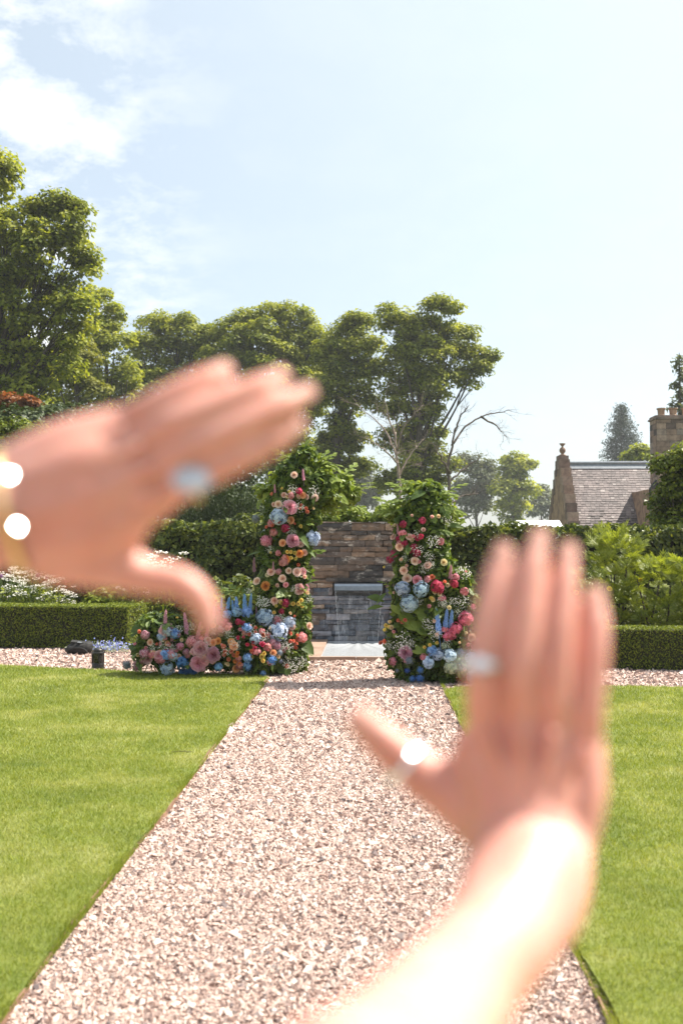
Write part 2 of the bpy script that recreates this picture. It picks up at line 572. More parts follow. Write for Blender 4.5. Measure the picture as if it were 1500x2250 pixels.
def petal_mat(name, inner, outer):
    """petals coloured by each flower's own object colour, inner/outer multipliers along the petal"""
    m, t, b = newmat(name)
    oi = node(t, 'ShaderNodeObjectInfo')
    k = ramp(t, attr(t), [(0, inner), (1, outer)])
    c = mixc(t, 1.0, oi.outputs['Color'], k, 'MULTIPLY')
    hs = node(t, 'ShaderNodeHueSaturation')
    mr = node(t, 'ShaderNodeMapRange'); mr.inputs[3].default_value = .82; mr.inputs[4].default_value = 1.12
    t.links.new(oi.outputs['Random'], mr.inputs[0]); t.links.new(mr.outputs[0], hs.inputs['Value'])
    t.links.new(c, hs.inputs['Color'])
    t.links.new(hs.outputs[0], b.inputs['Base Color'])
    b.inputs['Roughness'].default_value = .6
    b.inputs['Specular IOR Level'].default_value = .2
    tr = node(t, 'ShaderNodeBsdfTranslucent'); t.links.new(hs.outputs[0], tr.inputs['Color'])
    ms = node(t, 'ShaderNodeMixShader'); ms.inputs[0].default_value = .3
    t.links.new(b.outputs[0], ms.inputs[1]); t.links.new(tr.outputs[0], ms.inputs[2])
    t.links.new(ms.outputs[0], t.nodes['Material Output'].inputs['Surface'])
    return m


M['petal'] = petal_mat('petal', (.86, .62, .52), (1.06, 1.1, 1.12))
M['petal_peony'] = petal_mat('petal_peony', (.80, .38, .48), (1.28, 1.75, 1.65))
M['petal_floret'] = petal_mat('petal_floret', (.52, .60, .74), (1.14, 1.12, 1.08))
m, t, b = newmat('white_blossom')
b.inputs['Base Color'].default_value = (.78, .76, .70, 1); b.inputs['Roughness'].default_value = .8
M['white_blossom'] = m
m, t, b = newmat('stem')
b.inputs['Base Color'].default_value = (.09, .13, .03, 1); b.inputs['Roughness'].default_value = .6
M['stem'] = m

# ==================================================================== SETTING
def sheet(name, poly, z, mat, kind='structure', thick=None):
    mb = MB()
    if thick:
        mb.prism(poly, z - thick, z)
    else:
        mb.add([(p[0], p[1], z) for p in poly], np.array([list(range(len(poly)))]))
    o = mb.build(name, mat)
    o['kind'] = kind
    return o


o = sheet('ground', [(-900, -60), (900, -60), (900, 1500), (-900, 1500)], -.06, M['field'])
PX0, PX1 = -1.262, 0.807
gravel_o = sheet('gravel_path', [(-16, -6), (14, -6), (14, 19.5), (-16, 19.5)], -.02, M['gravel_bed'])

LB = [G(-700, 1436), G(0, 1463), G(300, 1478), G(560, 1486)]
left_poly = [(PX0, -5), (PX0, 12.15)] + [(p[0], p[1]) for p in LB[::-1]] + [(-13, LB[0][1]), (-13, -5)]
RB = [G(1000, 1512), G(1330, 1509), G(1500, 1512), G(2200, 1532)]
right_poly = [(PX1, -5), (11, -5), (11, RB[-1][1])] + [(p[0], p[1]) for p in RB[::-1]] + [(PX1, 11.15)]


def wavy(poly, amp=.012, step=.25):
    out = []
    for i in range(len(poly)):
        a = np.array(poly[i][:2]); b_ = np.array(poly[(i + 1) % len(poly)][:2])
        n = max(1, int(np.linalg.norm(b_ - a) / step))
        d = b_ - a; nn = np.array([-d[1], d[0]]) / (np.linalg.norm(d) + 1e-9)
        for k in range(n):
            p = a + d * k / n
            out.append(tuple(p + nn * amp * (math.sin(p[0] * 2.3 + p[1] * 1.7) + .6 * math.sin(p[1] * 5.1 + p[0] * 3)) * (k > 0)))
    return out


def inpoly(px, py, poly):
    poly = np.asarray(poly)
    ins = np.zeros(len(px), bool)
    j = len(poly) - 1
    for i in range(len(poly)):
        xi, yi = poly[i]; xj, yj = poly[j]
        c = ((yi > py) != (yj > py)) & (px < (xj - xi) * (py - yi) / (yj - yi + 1e-12) + xi)
        ins ^= c
        j = i
    return ins


LW = wavy([p[:2] for p in left_poly][::-1])
RW = wavy([p[:2] for p in right_poly])


def ccw(poly):
    a = sum(poly[i][0] * poly[(i + 1) % len(poly)][1] - poly[(i + 1) % len(poly)][0] * poly[i][1] for i in range(len(poly)))
    return poly if a > 0 else poly[::-1]


lawn_l = sheet('lawn', ccw(LW), .015, M['lawn'], thick=.06)
lawn_r = sheet('lawn', ccw(RW), .015, M['lawn'], thick=.06)


# grass blades: only where the photograph can see them and a margin around
def grass(poly, xr, dens, label, edge):
    Vs, Rs = [], []
    for y0, y1, k, hh, ww in dens:
        x0, x1 = xr(y1)
        n = int((x1 - x0) * (y1 - y0) * k)
        px = rng.uniform(x0, x1, n); py = rng.uniform(y0, y1, n)
        ok = inpoly(px, py, poly)
        px, py = px[ok], py[ok]; n = len(px)
        h = rng.uniform(.6, 1.15, n) * hh
        a = rng.uniform(0, 2 * np.pi, n)
        lean = rng.normal(0, .55, (n, 2)) * h[:, None]
        w = ww * rng.uniform(.7, 1.3, n)
        base = np.stack([px, py, np.full(n, .012)], 1)
        s = np.stack([np.cos(a) * w, np.sin(a) * w, np.zeros(n)], 1)
        tip = base + np.stack([lean[:, 0], lean[:, 1], h], 1)
        Vs.append(np.stack([base - s, base + s, tip], 1).reshape(-1, 3))
        Rs.append(np.repeat(rng.random(n), 3))
    n = 5200
    py = 2.9 + 9.2 * rng.random(n) ** 1.6
    tuft = np.clip(np.sin(py * 3.1) + np.sin(py * 7.7 + 1) + .9, .15, 2.2)
    sg = 1 if edge < 0 else -1
    px = edge - sg * np.abs(rng.normal(0, .02, n)) + .02 * sg
    h = rng.uniform(.018, .045, n) * tuft ** .6
    base = np.stack([px, py, np.full(n, .005)], 1)
    a = rng.uniform(0, 2 * np.pi, n)
    sd = np.stack([np.cos(a), np.sin(a), np.zeros(n)], 1) * .0022
    tip = base + np.stack([sg * rng.uniform(-.2, .8, n) * h, rng.normal(0, .4, n) * h, h], 1)
    Vs.append(np.stack([base - sd, base + sd, tip], 1).reshape(-1, 3)); Rs.append(np.repeat(rng.random(n) * .9, 3))
    V = np.concatenate(Vs)
    me = mesh('grass', V, np.arange(len(V)).reshape(-1, 3), M['grass'], np.concatenate(Rs))
    o = link('grass', me)
    tag(o, label, 'grass', kind='stuff')


DEN = [(2.9, 5, 14000, .026, .0016), (5, 7.5, 9000, .028, .0022), (7.5, 10.5, 5200, .03, .003), (10.5, 16, 3000, .032, .004)]
grass(LW, lambda y: (-.40 * y - .7, PX0 + .05), DEN, 'short mown grass of the lawn on the lantern side of the path', PX0)
grass(RW, lambda y: (PX1 - .05, .36 * y + .6), DEN, 'short mown grass of the lawn beside the tree peony side of the path', PX1)


# gravel chips
def gravel():
    octa = np.array([(1, 0, 0), (-1, 0, 0), (0, 1, 0), (0, -1, 0), (0, 0, 1), (0, 0, -1)], float) * 1.35
    octf = np.array([(0, 2, 4), (2, 1, 4), (1, 3, 4), (3, 0, 4), (2, 0, 5), (1, 2, 5), (3, 1, 5), (0, 3, 5)])
    tet = np.array([(1, 1, 1), (-1, -1, 1), (-1, 1, -1), (1, -1, -1)], float) * .95
    tetf = np.array([(0, 1, 3), (0, 2, 1), (0, 3, 2), (1, 2, 3)])
    zones = [(1.5, 2.9, -1.35, .9, 4500, .0085, tet, tetf), (2.9, 5.0, -1.35, .9, 3000, .0082, octa, octf), (2.9, 5.0, -1.35, .9, 10500, .0060, tet, tetf), (5.0, 8.0, -1.35, .9, 2200, .0092, octa, octf),
             (5.0, 8.0, -1.35, .9, 6400, .0074, tet, tetf), (8, 12.6, -1.35, .9, 900, .0110, octa, octf), (8, 12.6, -1.35, .9, 3000, .0105, tet, tetf),
             (11, 15.6, -6.6, 5.0, 800, .0150, tet, tetf)]
    Vs, Fs, Rs, n0 = [], [], [], 0
    for y0, y1, x0, x1, k, s, base, F0 in zones:
        nv = len(base)
        n = int((x1 - x0) * (y1 - y0) * k)
        px = rng.uniform(x0, x1, n); py = rng.uniform(y0, y1, n)
        ok = ~(inpoly(px, py, LW) | inpoly(px, py, RW) | ((py > 14.1) & (px > -1.08) & (px < .62)))
        px, py = px[ok], py[ok]; n = len(px)
        sc = s * rng.lognormal(0, .36, n)[:, None] * np.stack([rng.uniform(.7, 1.35, n), rng.uniform(.6, 1.0, n), rng.uniform(.4, .8, n)], 1)
        v = (base[None] * rng.uniform(.7, 1.15, (n, nv, 3)) + rng.normal(0, .22, (n, nv, 3))) * sc[:, None, :]
        q = unit(rng.normal(size=(n, 4)) * np.array([1.6, .5, .5, 1.6]))
        w, x, y, z = q.T
        Rm = np.stack([1 - 2 * (y * y + z * z), 2 * (x * y - z * w), 2 * (x * z + y * w), 2 * (x * y + z * w), 1 - 2 * (x * x + z * z), 2 * (y * z - x * w),
                       2 * (x * z - y * w), 2 * (y * z + x * w), 1 - 2 * (x * x + y * y)], 1).reshape(n, 3, 3)
        v = np.einsum('nij,nkj->nki', Rm, v)
        und = .006 * np.sin(px * 3.1 + 1) * np.sin(py * 2.3)
        v += np.stack([px, py, -.016 + rng.uniform(0, .010, n) + und], 1)[:, None, :]
        Vs.append(v.reshape(-1, 3))
        Fs.append((np.arange(n)[:, None, None] * nv + F0[None]).reshape(-1, 3) + n0)
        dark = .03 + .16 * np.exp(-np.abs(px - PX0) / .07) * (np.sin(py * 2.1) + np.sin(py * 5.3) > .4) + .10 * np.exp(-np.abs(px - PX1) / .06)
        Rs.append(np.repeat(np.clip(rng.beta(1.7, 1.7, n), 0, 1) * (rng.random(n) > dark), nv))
        n0 += n * nv
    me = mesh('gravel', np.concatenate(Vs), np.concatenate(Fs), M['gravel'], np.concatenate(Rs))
    o = link('gravel', me)
    tag(o, 'loose pink and cream gravel chippings covering the garden path', 'gravel', kind='stuff')


gravel()

# rusty edging strips between lawn and path
def edging(pts, label):
    mb = MB()
    pts = np.array(pts)
    for i in range(len(pts) - 1):
        a, b_ = pts[i], pts[i + 1]
        d = unit(b_ - a); n = np.array([-d[1], d[0]]) * .004
        q = [a - n, b_ - n, b_ + n, a + n]
        mb.prism([tuple(p) for p in q], -.05, .010 + .009 * math.sin(i * 1.3))
    o = mb.build('metal_edging', M['rust'])
    tag(o, label, 'edging')


ys = np.arange(1.2, 12.2, .3)
edging([(PX0 + .008 + .012 * math.sin(y * 1.7 + PX0 * 2.3) + .007 * math.sin(y * 5.1 + PX0 * 3), y) for y in ys], 'thin rusty metal strip edging the lawn with the lantern')
ys = np.arange(1.2, 11.2, .3)
edging([(PX1 - .010 + .012 * math.sin(y * 1.7) , y) for y in ys], 'thin rusty metal strip edging the lawn across the path from the lantern')

# ==================================================================== FOUNTAIN WALL AND POOL
WY = 16.9                                   # wall face
WX0, WX1, WZ = -1.75, 1.30, 2.02
CX = -.235
fw = empty('fountain_wall', (CX, WY + .25, 0), 'dark stacked stone wall with a steel water spout over the basin', 'wall')
mb = MB(); mb.box((WX0, WY + .05, -.4), (WX1, WY + .5, WZ - .03))
core = mb.build('wall_core', M['mortar']); core.parent = fw; core.matrix_parent_inverse = Matrix.Translation(-Vector(fw.location))


def child(o, par):
    """parent a mesh built in world coordinates under an Empty that only has a location"""
    o.parent = par
    p = par
    off = Vector((0, 0, 0))
    while p is not None:
        off += Vector(p.location); p = p.parent
    o.matrix_parent_inverse = Matrix.Translation(-off)
    return o


def stone_mesh(w, h, d, mat, seed):
    r = np.random.default_rng(seed)
    nx, nz = 5, 3
    V = []
    for j in range(nz):
        for i in range(nx):
            x = (i / (nx - 1) - .5) * w; z = (j / (nz - 1) - .5) * h
            ed = (i in (0, nx - 1)) + (j in (0, nz - 1))
            V.append((x + r.normal(0, .004), -d + .010 * ed + r.normal(0, .006), z + (r.normal(0, .004))))
    n = len(V)
    V += [(-w / 2, .1, -h / 2), (w / 2, .1, -h / 2), (w / 2, .1, h / 2), (-w / 2, .1, h / 2)]
    F = [(j * nx + i, j * nx + i + 1, (j + 1) * nx + i + 1, (j + 1) * nx + i) for j in range(nz - 1) for i in range(nx - 1)]
    for i in range(nx - 1):
        pass
    q = [np.array(F)]
    bot = np.array([[n, n + 1] + [i for i in range(nx - 1, -1, -1)]])
    top = np.array([[n + 3] + [(nz - 1) * nx + i for i in range(nx)][::1] + [n + 2]])[:, ::1]
    lft = np.array([[n + 3, n] + [j * nx for j in range(nz)]])
    rgt = np.array([[n + 1, n + 2] + [j * nx + nx - 1 for j in range(nz - 1, -1, -1)]])
    me = mesh('stone', V, q + [bot, top, lft, rgt], mat)
    return me


z = -.30
k = 0
SPZ = .93
while z < WZ - .02:
    h = random.choice([.06, .075, .09, .105, .13, .08])
    if z + h > WZ: h = WZ - z
    x = WX0 - random.uniform(0, .25)
    row_out = random.choice([0, 0, 0, .012, .028]) if z < 1.75 else .0
    while x < WX1:
        w = random.uniform(.2, .62)
        xa, xb = max(x, WX0), min(x + w, WX1)
        if WX1 - xb < .1: xb = WX1
        zc = z + h / 2
        if xb - xa > .04:
            hit = (zc > SPZ - .11 and zc < SPZ + .075) and (xb > CX - .44 and xa < CX + .44)
            if hit:      # the spout's slot interrupts the coursing
                if xa < CX - .44: segs = [(xa, CX - .44)]
                else: segs = []
                if xb > CX + .44: segs.append((CX + .44, xb))
            else:
                segs = [(xa, xb)]
            for sa, sb in segs:
                if sb - sa < .03: continue
                wet = zc < SPZ - .05 and sb > CX - .55 and sa < CX + .55
                me = stone_mesh(sb - sa - .008, h - .007, .045 + row_out + random.uniform(-.012, .016), M['wet_stone'] if wet else M['stone'], k)
                link('stone', me, fw, loc=Vector(((sa + sb) / 2, WY + .05, zc)) - Vector(fw.location))
                k += 1
        x += w if xb < WX1 else 99
    z += h
# lintel and spout
mb = MB(); mb.box((CX - .55, WY - .06, SPZ + .078), (CX + .55, WY + .1, SPZ + .14))
child(mb.build('lintel', M['stone']), fw)
mb = MB(); mb.box((CX - .43, WY + .02, SPZ - .1), (CX + .43, WY + .09, SPZ + .07)); child(mb.build('spout_recess', M['black']), fw)
prof = [(WY + .06, SPZ + .062), (WY - .18, SPZ + .060), (WY - .235, SPZ + .045), (WY - .262, SPZ + .01), (WY - .27, SPZ - .06), (WY - .262, SPZ - .062), (WY - .24, SPZ - .02), (WY + .06, SPZ - .03)]
V = [(CX - .40, y, zz) for y, zz in prof] + [(CX + .40, y, zz) for y, zz in prof]
n = len(prof)
F = [np.array([(i, (i + 1) % n, n + (i + 1) % n, n + i) for i in range(n)]), np.array([list(range(n - 1, -1, -1)), list(range(n, 2 * n))])]
o = link('spout', mesh('spout', V, F, M['steel'])); child(o, fw)

# pool: coping slabs round the basin, water inside
PY0, PY1 = G(660, 1449)[1], WY - .03
pool = empty('pool', (CX, (PY0 + PY1) / 2, 0), 'shallow rectangular basin edged with sandstone slabs under the spout', 'pool')
IX0, IX1 = -.755, .285
slabs = [(-1.05, IX0, PY0, PY0 + 1.2), (-1.05, IX0, PY0 + 1.206, PY1), (IX1, .58, PY0, PY0 + 1.2), (IX1, .58, PY0 + 1.206, PY1),
         (IX0 + .005, -.24, PY0, PY0 + .075), (-.234, IX1 - .005, PY0, PY0 + .075)]
for a, b_, c, d in slabs:
    mb = MB(); mb.box((a, c, -.08), (b_, d, .035 + random.uniform(0, .004)))
    child(mb.build('slab', M['paving']), pool)
mb = MB(); mb.box((IX0 + .002, PY0 + .08, -.35), (IX1 - .002, PY1, -.3)); child(mb.build('basin_floor', M['mortar']), pool)
gx, gy = np.meshgrid(np.linspace(IX0 + .003, IX1 - .003, 60), np.linspace(PY0 + .078, PY1, 150))
rip = np.zeros_like(gx)
for sx in (CX - .33, CX + .33):
    r = np.hypot(gx - sx, gy - (WY - .42)); rip += .006 * np.sin(r * 42) * np.exp(-r * 1.9)
V = np.stack([gx, gy, .008 + rip], -1).reshape(-1, 3)
F = np.array([(j * 60 + i, j * 60 + i + 1, (j + 1) * 60 + i + 1, (j + 1) * 60 + i) for j in range(149) for i in range(59)])
o = link('water', mesh('water', V, F, M['water'], smooth=True)); o['kind'] = 'structure'

fall = empty('waterfall', (CX, WY - .3, .0), 'thin curtain of water falling from the steel spout', 'waterfall')
V = []
nz_, nx_ = 14, 22
for j in range(nz_):
    s = j / (nz_ - 1)
    zz = SPZ - .06 - s * (SPZ - .06)
    hw = .385 - .07 * s
    for i in range(nx_):
        u = i / (nx_ - 1) * 2 - 1
        V.append((CX + u * hw, WY - .268 - .10 * math.sqrt(s) + .008 * math.sin(u * 14 + s * 5), zz))
F = np.array([(j * nx_ + i, j * nx_ + i + 1, (j + 1) * nx_ + i + 1, (j + 1) * nx_ + i) for j in range(nz_ - 1) for i in range(nx_ - 1)])
child(link('water_curtain', mesh('water_curtain', V, F, M['fall'], smooth=True)), fall)
for sg in (-1, 1):
    s = np.linspace(0, 1, 30)
    pts = np.stack([CX + sg * (.386 - .07 * s) + .004 * np.sin(s * 60), WY - .268 - .10 * np.sqrt(s), SPZ - .06 - s * (SPZ - .06)], 1)
    mb = MB(); mb.tube(pts, .0032 + .002 * np.sin(s * 75 + sg), 6)
    child(mb.build('water_stream', M['stream'], smooth=True), fall)

# ==================================================================== HEDGES
def vnoise(p, s, seed=0):
    """cheap smooth pseudo-noise"""
    p = np.asarray(p) * s + seed * 7.3
    return (np.sin(p[:, 0] * 1.3 + 1.7 * np.sin(p[:, 1] * .9 + p[:, 2])) + np.sin(p[:, 1] * 1.7 + 1.3 * np.sin(p[:, 2] * 1.1 + p[:, 0] * .7))
            + np.sin(p[:, 2] * 1.9 + 1.1 * np.sin(p[:, 0] * 1.4 + p[:, 1] * .6))) / 3


def hedge(name, a, b_, depth, h, mat, leaf, dens, bulge, label, cat='hedge', z0=0.0, group=None, seed=1):
    """front edge a->b (xy), going back by depth"""
    a = np.array(a[:2], float); b_ = np.array(b_[:2], float)
    d = unit(b_ - a); nb = np.array([-d[1], d[0]])
    Ln = np.linalg.norm(b_ - a)
    root = empty(name, (*(a + b_) / 2 + nb * depth / 2, z0), label, cat, group)
    def W(u, v, w):
        return np.stack([a[0] + d[0] * u + nb[0] * v, a[1] + d[1] * u + nb[1] * v, w], 1)
    ins = bulge * 1.2 + leaf * .5
    mb = MB()
    q = W(np.array([ins, Ln - ins, Ln - ins, ins]), np.array([ins, ins, depth - ins, depth - ins]), np.zeros(4))
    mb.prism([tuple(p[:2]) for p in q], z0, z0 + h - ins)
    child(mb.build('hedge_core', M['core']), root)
    C, N = [], []
    faces = [(Ln * h, 0), (Ln * depth, 1), (depth * h, 2), (depth * h, 3), (Ln * h * .35, 4)]
    for area, f in faces:
        n = int(area * dens)
        u = rng.uniform(0, Ln, n); v = rng.uniform(0, depth, n); w = rng.uniform(0, h, n)
        nn = np.zeros((n, 3))
        if f == 0: v[:] = 0; nn[:] = (*-nb, 0)
        if f == 1: w[:] = h; nn[:] = (0, 0, 1)
        if f == 2: u[:] = 0; nn[:] = (*-d, 0)
        if f == 3: u[:] = Ln; nn[:] = (*d, 0)
        if f == 4: v[:] = depth; nn[:] = (*nb, 0)
        p = W(u, v, z0 + w)
        off = bulge * vnoise(p, 2.6, seed) + bulge * .6 * vnoise(p, 6.5, seed + 3) - np.abs(rng.normal(0, leaf * .6, n))
        p = p + nn * off[:, None]
        C.append(p); N.append(nn)
    C = np.concatenate(C); N = np.concatenate(N)
    N2 = unit(N + rng.normal(0, .55, N.shape) + np.array([0, 0, .25]))
    n = len(C)
    Lf = leaf * rng.uniform(.65, 1.3, n)
    V, F, k = leaf_arrays(C, N2, Lf, Lf * .62, .18)
    o = link('foliage', mesh('foliage', V, F, mat, np.repeat(rng.random(n), k)))
    o['kind'] = 'stuff'
    child(o, root)
    return root


HL0, HL1 = G(-260, 1417), G(281, 1426)
hedge('box_hedge', HL0, HL1, .75, .66, M['box'], .030, 4200, .012, 'low clipped box hedge behind the black lantern', seed=2)
p0 = np.array([HL1[0], HL1[1] + .78])
hedge('box_hedge', (HL1[0] - .62, p0[1]), (HL1[0] + .02, p0[1]), 2.0, .65, M['box'], .030, 4000, .012,
      'short return of clipped box hedge running back beside the flower mound', seed=3)
HR0, HR1 = G(1170, 1467), G(1820, 1478)
hedge('box_hedge', HR0, HR1, .6, .53, M['box'], .026, 4800, .010, 'low clipped box hedge in front of the tree peony', seed=4)
hedge('tall_hedge', (-9.5, 19.6), (WX0 - .05, 17.6), 1.0, 2.05, M['hedge'], .105, 760, .17, 'tall shaggy dark hedge between the fountain wall and the box hedge return', seed=5)
hedge('tall_hedge', (WX1 + .02, 17.4), (9.5, 16.0), 1.0, 1.95, M['hedge'], .105, 760, .17, 'tall shaggy dark hedge behind the tree peony', seed=6)

# ==================================================================== TREES
def tree(name, Y, trunk_px, base_r, lobes, mat, label, cat='tree', group=None, leaf=.32, per=1.0, clump=.95, flat=.6, bark='bark', trunk_top=None, group_limb=True, zbase=0.0):
    """lobes: (px x, px y, px radius) read off the photograph at the tree's own distance"""
    root_p = P(trunk_px, 1201, Y); root_p[2] = zbase
    root = empty(name, root_p, label, cat, group)
    s = Y / FPX
    Ls = []
    for (x, y, r) in lobes:
        c = P(x, y, Y)
        rr = r * s
        c[1] += rng.uniform(-.8, .8) * min(rr * 1.2, 3.0)
        Ls.append((c, rr))
    boughs = list(Ls)
    for c, r in boughs:
        for _ in range(2):                       # smaller boughs break up the outline
            d_ = unit(rng.normal(size=3) * np.array([1, .8, .5]) + np.array([0, 0, .35]))
            Ls.append((c + d_ * r * rng.uniform(.72, .95), r * rng.uniform(.3, .46)))
    low = min(c[2] - r * .5 for c, r in Ls)
    hi = max(c[2] for c, r in Ls)
    # trunk and limbs
    mb = MB()
    tz = trunk_top if trunk_top else low + (hi - low) * .45
    tz = max(tz, root_p[2] + 1.0)
    n = 9
    q = np.linspace(0, 1, n)
    cx = np.mean([c[0] for c, r in Ls])
    tp = np.stack([root_p[0] + (cx - root_p[0]) * .6 * q ** 2 + .12 * np.sin(q * 5), np.full(n, Y) + .15 * np.sin(q * 4 + 1), root_p[2] - .2 + (tz - root_p[2] + .2) * q], 1)
    mb.tube(tp, base_r * (.8 - .45 * q) * (1 + .5 * np.exp(-q * 14)), 10)
    child(mb.build('trunk', M[bark], smooth=True), root)
    mb = MB()
    for c, r in boughs:
        f = np.clip((c[2] - root_p[2]) / max(tz - root_p[2], .1) * .55, .25, .98)
        a = np.array([np.interp(f, q, tp[:, i]) for i in range(3)])
        m_ = (a + c) / 2 + np.array([0, 0, -.12 * np.linalg.norm(c - a)]) + rng.normal(0, .06 * np.linalg.norm(c - a), 3)
        u = np.linspace(0, 1, 8)[:, None]
        pts = (1 - u) ** 2 * a + 2 * u * (1 - u) * m_ + u ** 2 * c
        mb.tube(pts, np.linspace(base_r * .26, base_r * .05, 8), 6)
        for _ in range(5):
            e = c + rdir(1)[0] * r * .85
            st = pts[5]
            mb.tube(np.array([st, (st + e) / 2 + rng.normal(0, .08 * r, 3), e]), [base_r * .07, base_r * .04, base_r * .012], 4)
    child(mb.build('limbs', M[bark], smooth=True), root)
    # leaf clumps on the lobes
    CC, CN, RR = [], [], []
    for c, r in Ls:
        k = max(6, int(1.45 * per * 4 * np.pi * r * r / (clump * clump) * .62))
        d = rdir(k)
        d[:, 2] = np.abs(d[:, 2]) * np.where(rng.random(k) < .72, 1, -1)
        d = unit(d)
        rad_ = r * rng.uniform(.62, 1.06, k) * (1 + .14 * vnoise(d * 3 + c, 1.0))
        cc = c + d * rad_[:, None] * np.array([1, 1, .88])
        for p_, dd in zip(cc, d):
            cr_ = clump * rng.uniform(.5, 1.1)
            nl = int(46 * (cr_ / leaf / 2.6) ** 2) + 5
            e = rdir(nl)
            e[:, 2] = np.abs(e[:, 2]) * np.where(rng.random(nl) < .75, 1, -.5)
            pos = p_ + e * cr_ * np.array([1, 1, flat]) * (rng.uniform(.35, 1.05, nl) ** .6)[:, None]
            CC.append(pos)
            CN.append(unit(e * .8 + np.array([0, 0, .7]) + dd * .35 + rng.normal(0, .45, (nl, 3))))
            RR.append(np.clip(rng.normal(rng.uniform(.2, .85), .2, nl), 0, 1))
    C = np.concatenate(CC); N = np.concatenate(CN); R_ = np.concatenate(RR)
    n = len(C)
    Lf = leaf * rng.uniform(.6, 1.25, n)
    V, F, k = leaf_arrays(C, N, Lf, Lf * .75, .2)
    child(link('crown', mesh('crown', V, F, mat, np.repeat(R_, k))), root)
    return root


tree('sycamore_tree', 46, -60, .55, [(-70, 400, 90), (-10, 395, 52), (-60, 480, 90), (105, 455, 42), (140, 475, 42), (165, 530, 42), (110, 560, 55), (170, 585, 34), (30, 520, 60),
      (50, 640, 65), (130, 650, 50), (165, 690, 36), (-60, 620, 110), (60, 730, 70), (140, 745, 40), (-40, 760, 90), (20, 830, 75), (-70, 880, 100), (110, 810, 50), (60, 880, 60)],
     M['tree'], 'huge leafy tree rising highest of all above the garden', leaf=.23, clump=.8, per=.95)
tree('fresh_green_tree', 58, 190, .3, [(150, 760, 42), (170, 800, 38), (120, 800, 40), (140, 850, 50), (190, 860, 36)], M['tree_yellow'],
     'yellow-green tree tucked under the huge leafy tree', leaf=.26, clump=.7)
tree('ash_tree', 66, 240, .35, [(205, 655, 28), (245, 705, 34), (215, 720, 34), (260, 765, 40), (215, 780, 44), (280, 820, 36), (240, 850, 50), (190, 850, 45), (260, 900, 50)],
     M['tree2'], 'slim airy tree with visible dark stems beside the huge leafy tree', leaf=.25, clump=.75, per=.7)
tree('lime_tree', 78, 380, .45, [(335, 722, 34), (390, 728, 38), (435, 745, 36), (320, 775, 38), (375, 785, 46), (445, 795, 44), (310, 835, 44), (370, 850, 55), (450, 860, 50), (340, 900, 45), (420, 920, 50)],
     M['tree'], 'rounded tree between the slim airy tree and the broad twin-topped tree', leaf=.26, per=.95)
tree('broad_tree', 76, 600, .6, [(500, 735, 40), (545, 715, 36), (595, 705, 42), (645, 700, 34), (560, 770, 60), (630, 760, 55), (690, 750, 40), (500, 800, 50), (600, 830, 75), (680, 820, 55), (540, 880, 60), (640, 910, 60), (690, 890, 40), (560, 950, 50), (640, 990, 46), (590, 1040, 50)],
     M['tree2'], 'broad twin-topped tree with the widest yellow-green crown', leaf=.26, per=1.05)
tree('dark_stemmed_tree', 72, 733, .5, [(760, 740, 42), (795, 722, 32), (735, 770, 38), (790, 780, 42), (755, 820, 50), (800, 835, 30), (730, 870, 45), (775, 890, 42), (740, 945, 34), (775, 965, 26), (712, 975, 28), (755, 1000, 28), (700, 1030, 34), (745, 1050, 36), (790, 1030, 24)],
     M['tree'], 'tree with a dark trunk standing behind the flower column under the pointing hand', leaf=.25, per=1.1)
tree('tall_maple_tree', 70, 915, .55, [(870, 725, 40), (920, 725, 38), (965, 705, 36), (1005, 735, 38), (1045, 785, 34), (985, 780, 44), (930, 790, 50), (875, 800, 48), (1035, 825, 30), (965, 845, 44), (900, 870, 44), (860, 900, 26), (930, 915, 36),
      (890, 960, 40), (950, 970, 34), (905, 1020, 44), (960, 1030, 36), (930, 1075, 44), (860, 1060, 26)], M['tree'], 'tall leaning tree behind the two bare trees', leaf=.25, per=1.1)
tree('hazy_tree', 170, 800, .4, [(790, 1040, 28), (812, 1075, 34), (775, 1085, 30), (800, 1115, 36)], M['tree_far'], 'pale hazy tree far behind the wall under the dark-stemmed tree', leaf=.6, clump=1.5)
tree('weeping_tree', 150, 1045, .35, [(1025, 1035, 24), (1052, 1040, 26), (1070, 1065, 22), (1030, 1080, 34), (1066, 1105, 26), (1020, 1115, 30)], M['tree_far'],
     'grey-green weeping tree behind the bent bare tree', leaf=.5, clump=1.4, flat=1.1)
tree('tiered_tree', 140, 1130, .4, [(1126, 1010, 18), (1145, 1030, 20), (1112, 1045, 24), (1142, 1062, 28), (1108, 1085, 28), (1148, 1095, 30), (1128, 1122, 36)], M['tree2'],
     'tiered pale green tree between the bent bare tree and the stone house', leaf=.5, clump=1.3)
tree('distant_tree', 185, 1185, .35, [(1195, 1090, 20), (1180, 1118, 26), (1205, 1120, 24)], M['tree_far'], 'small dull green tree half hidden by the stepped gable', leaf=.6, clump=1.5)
tree('garden_tree', 92, 1412, .3, [(1402, 1000, 18), (1422, 992, 16), (1432, 1008, 18), (1390, 1012, 12)], M['tree2'], 'low round tree peeping over the slate roof beside the chimney', leaf=.4, clump=.9)
tree('copper_tree', 38, 25, .16, [(15, 885, 17), (42, 902, 17), (22, 915, 18), (55, 888, 9), (30, 940, 24)], M['tree_red'], 'small copper-leaved tree under the huge leafy tree', leaf=.20, clump=.5)
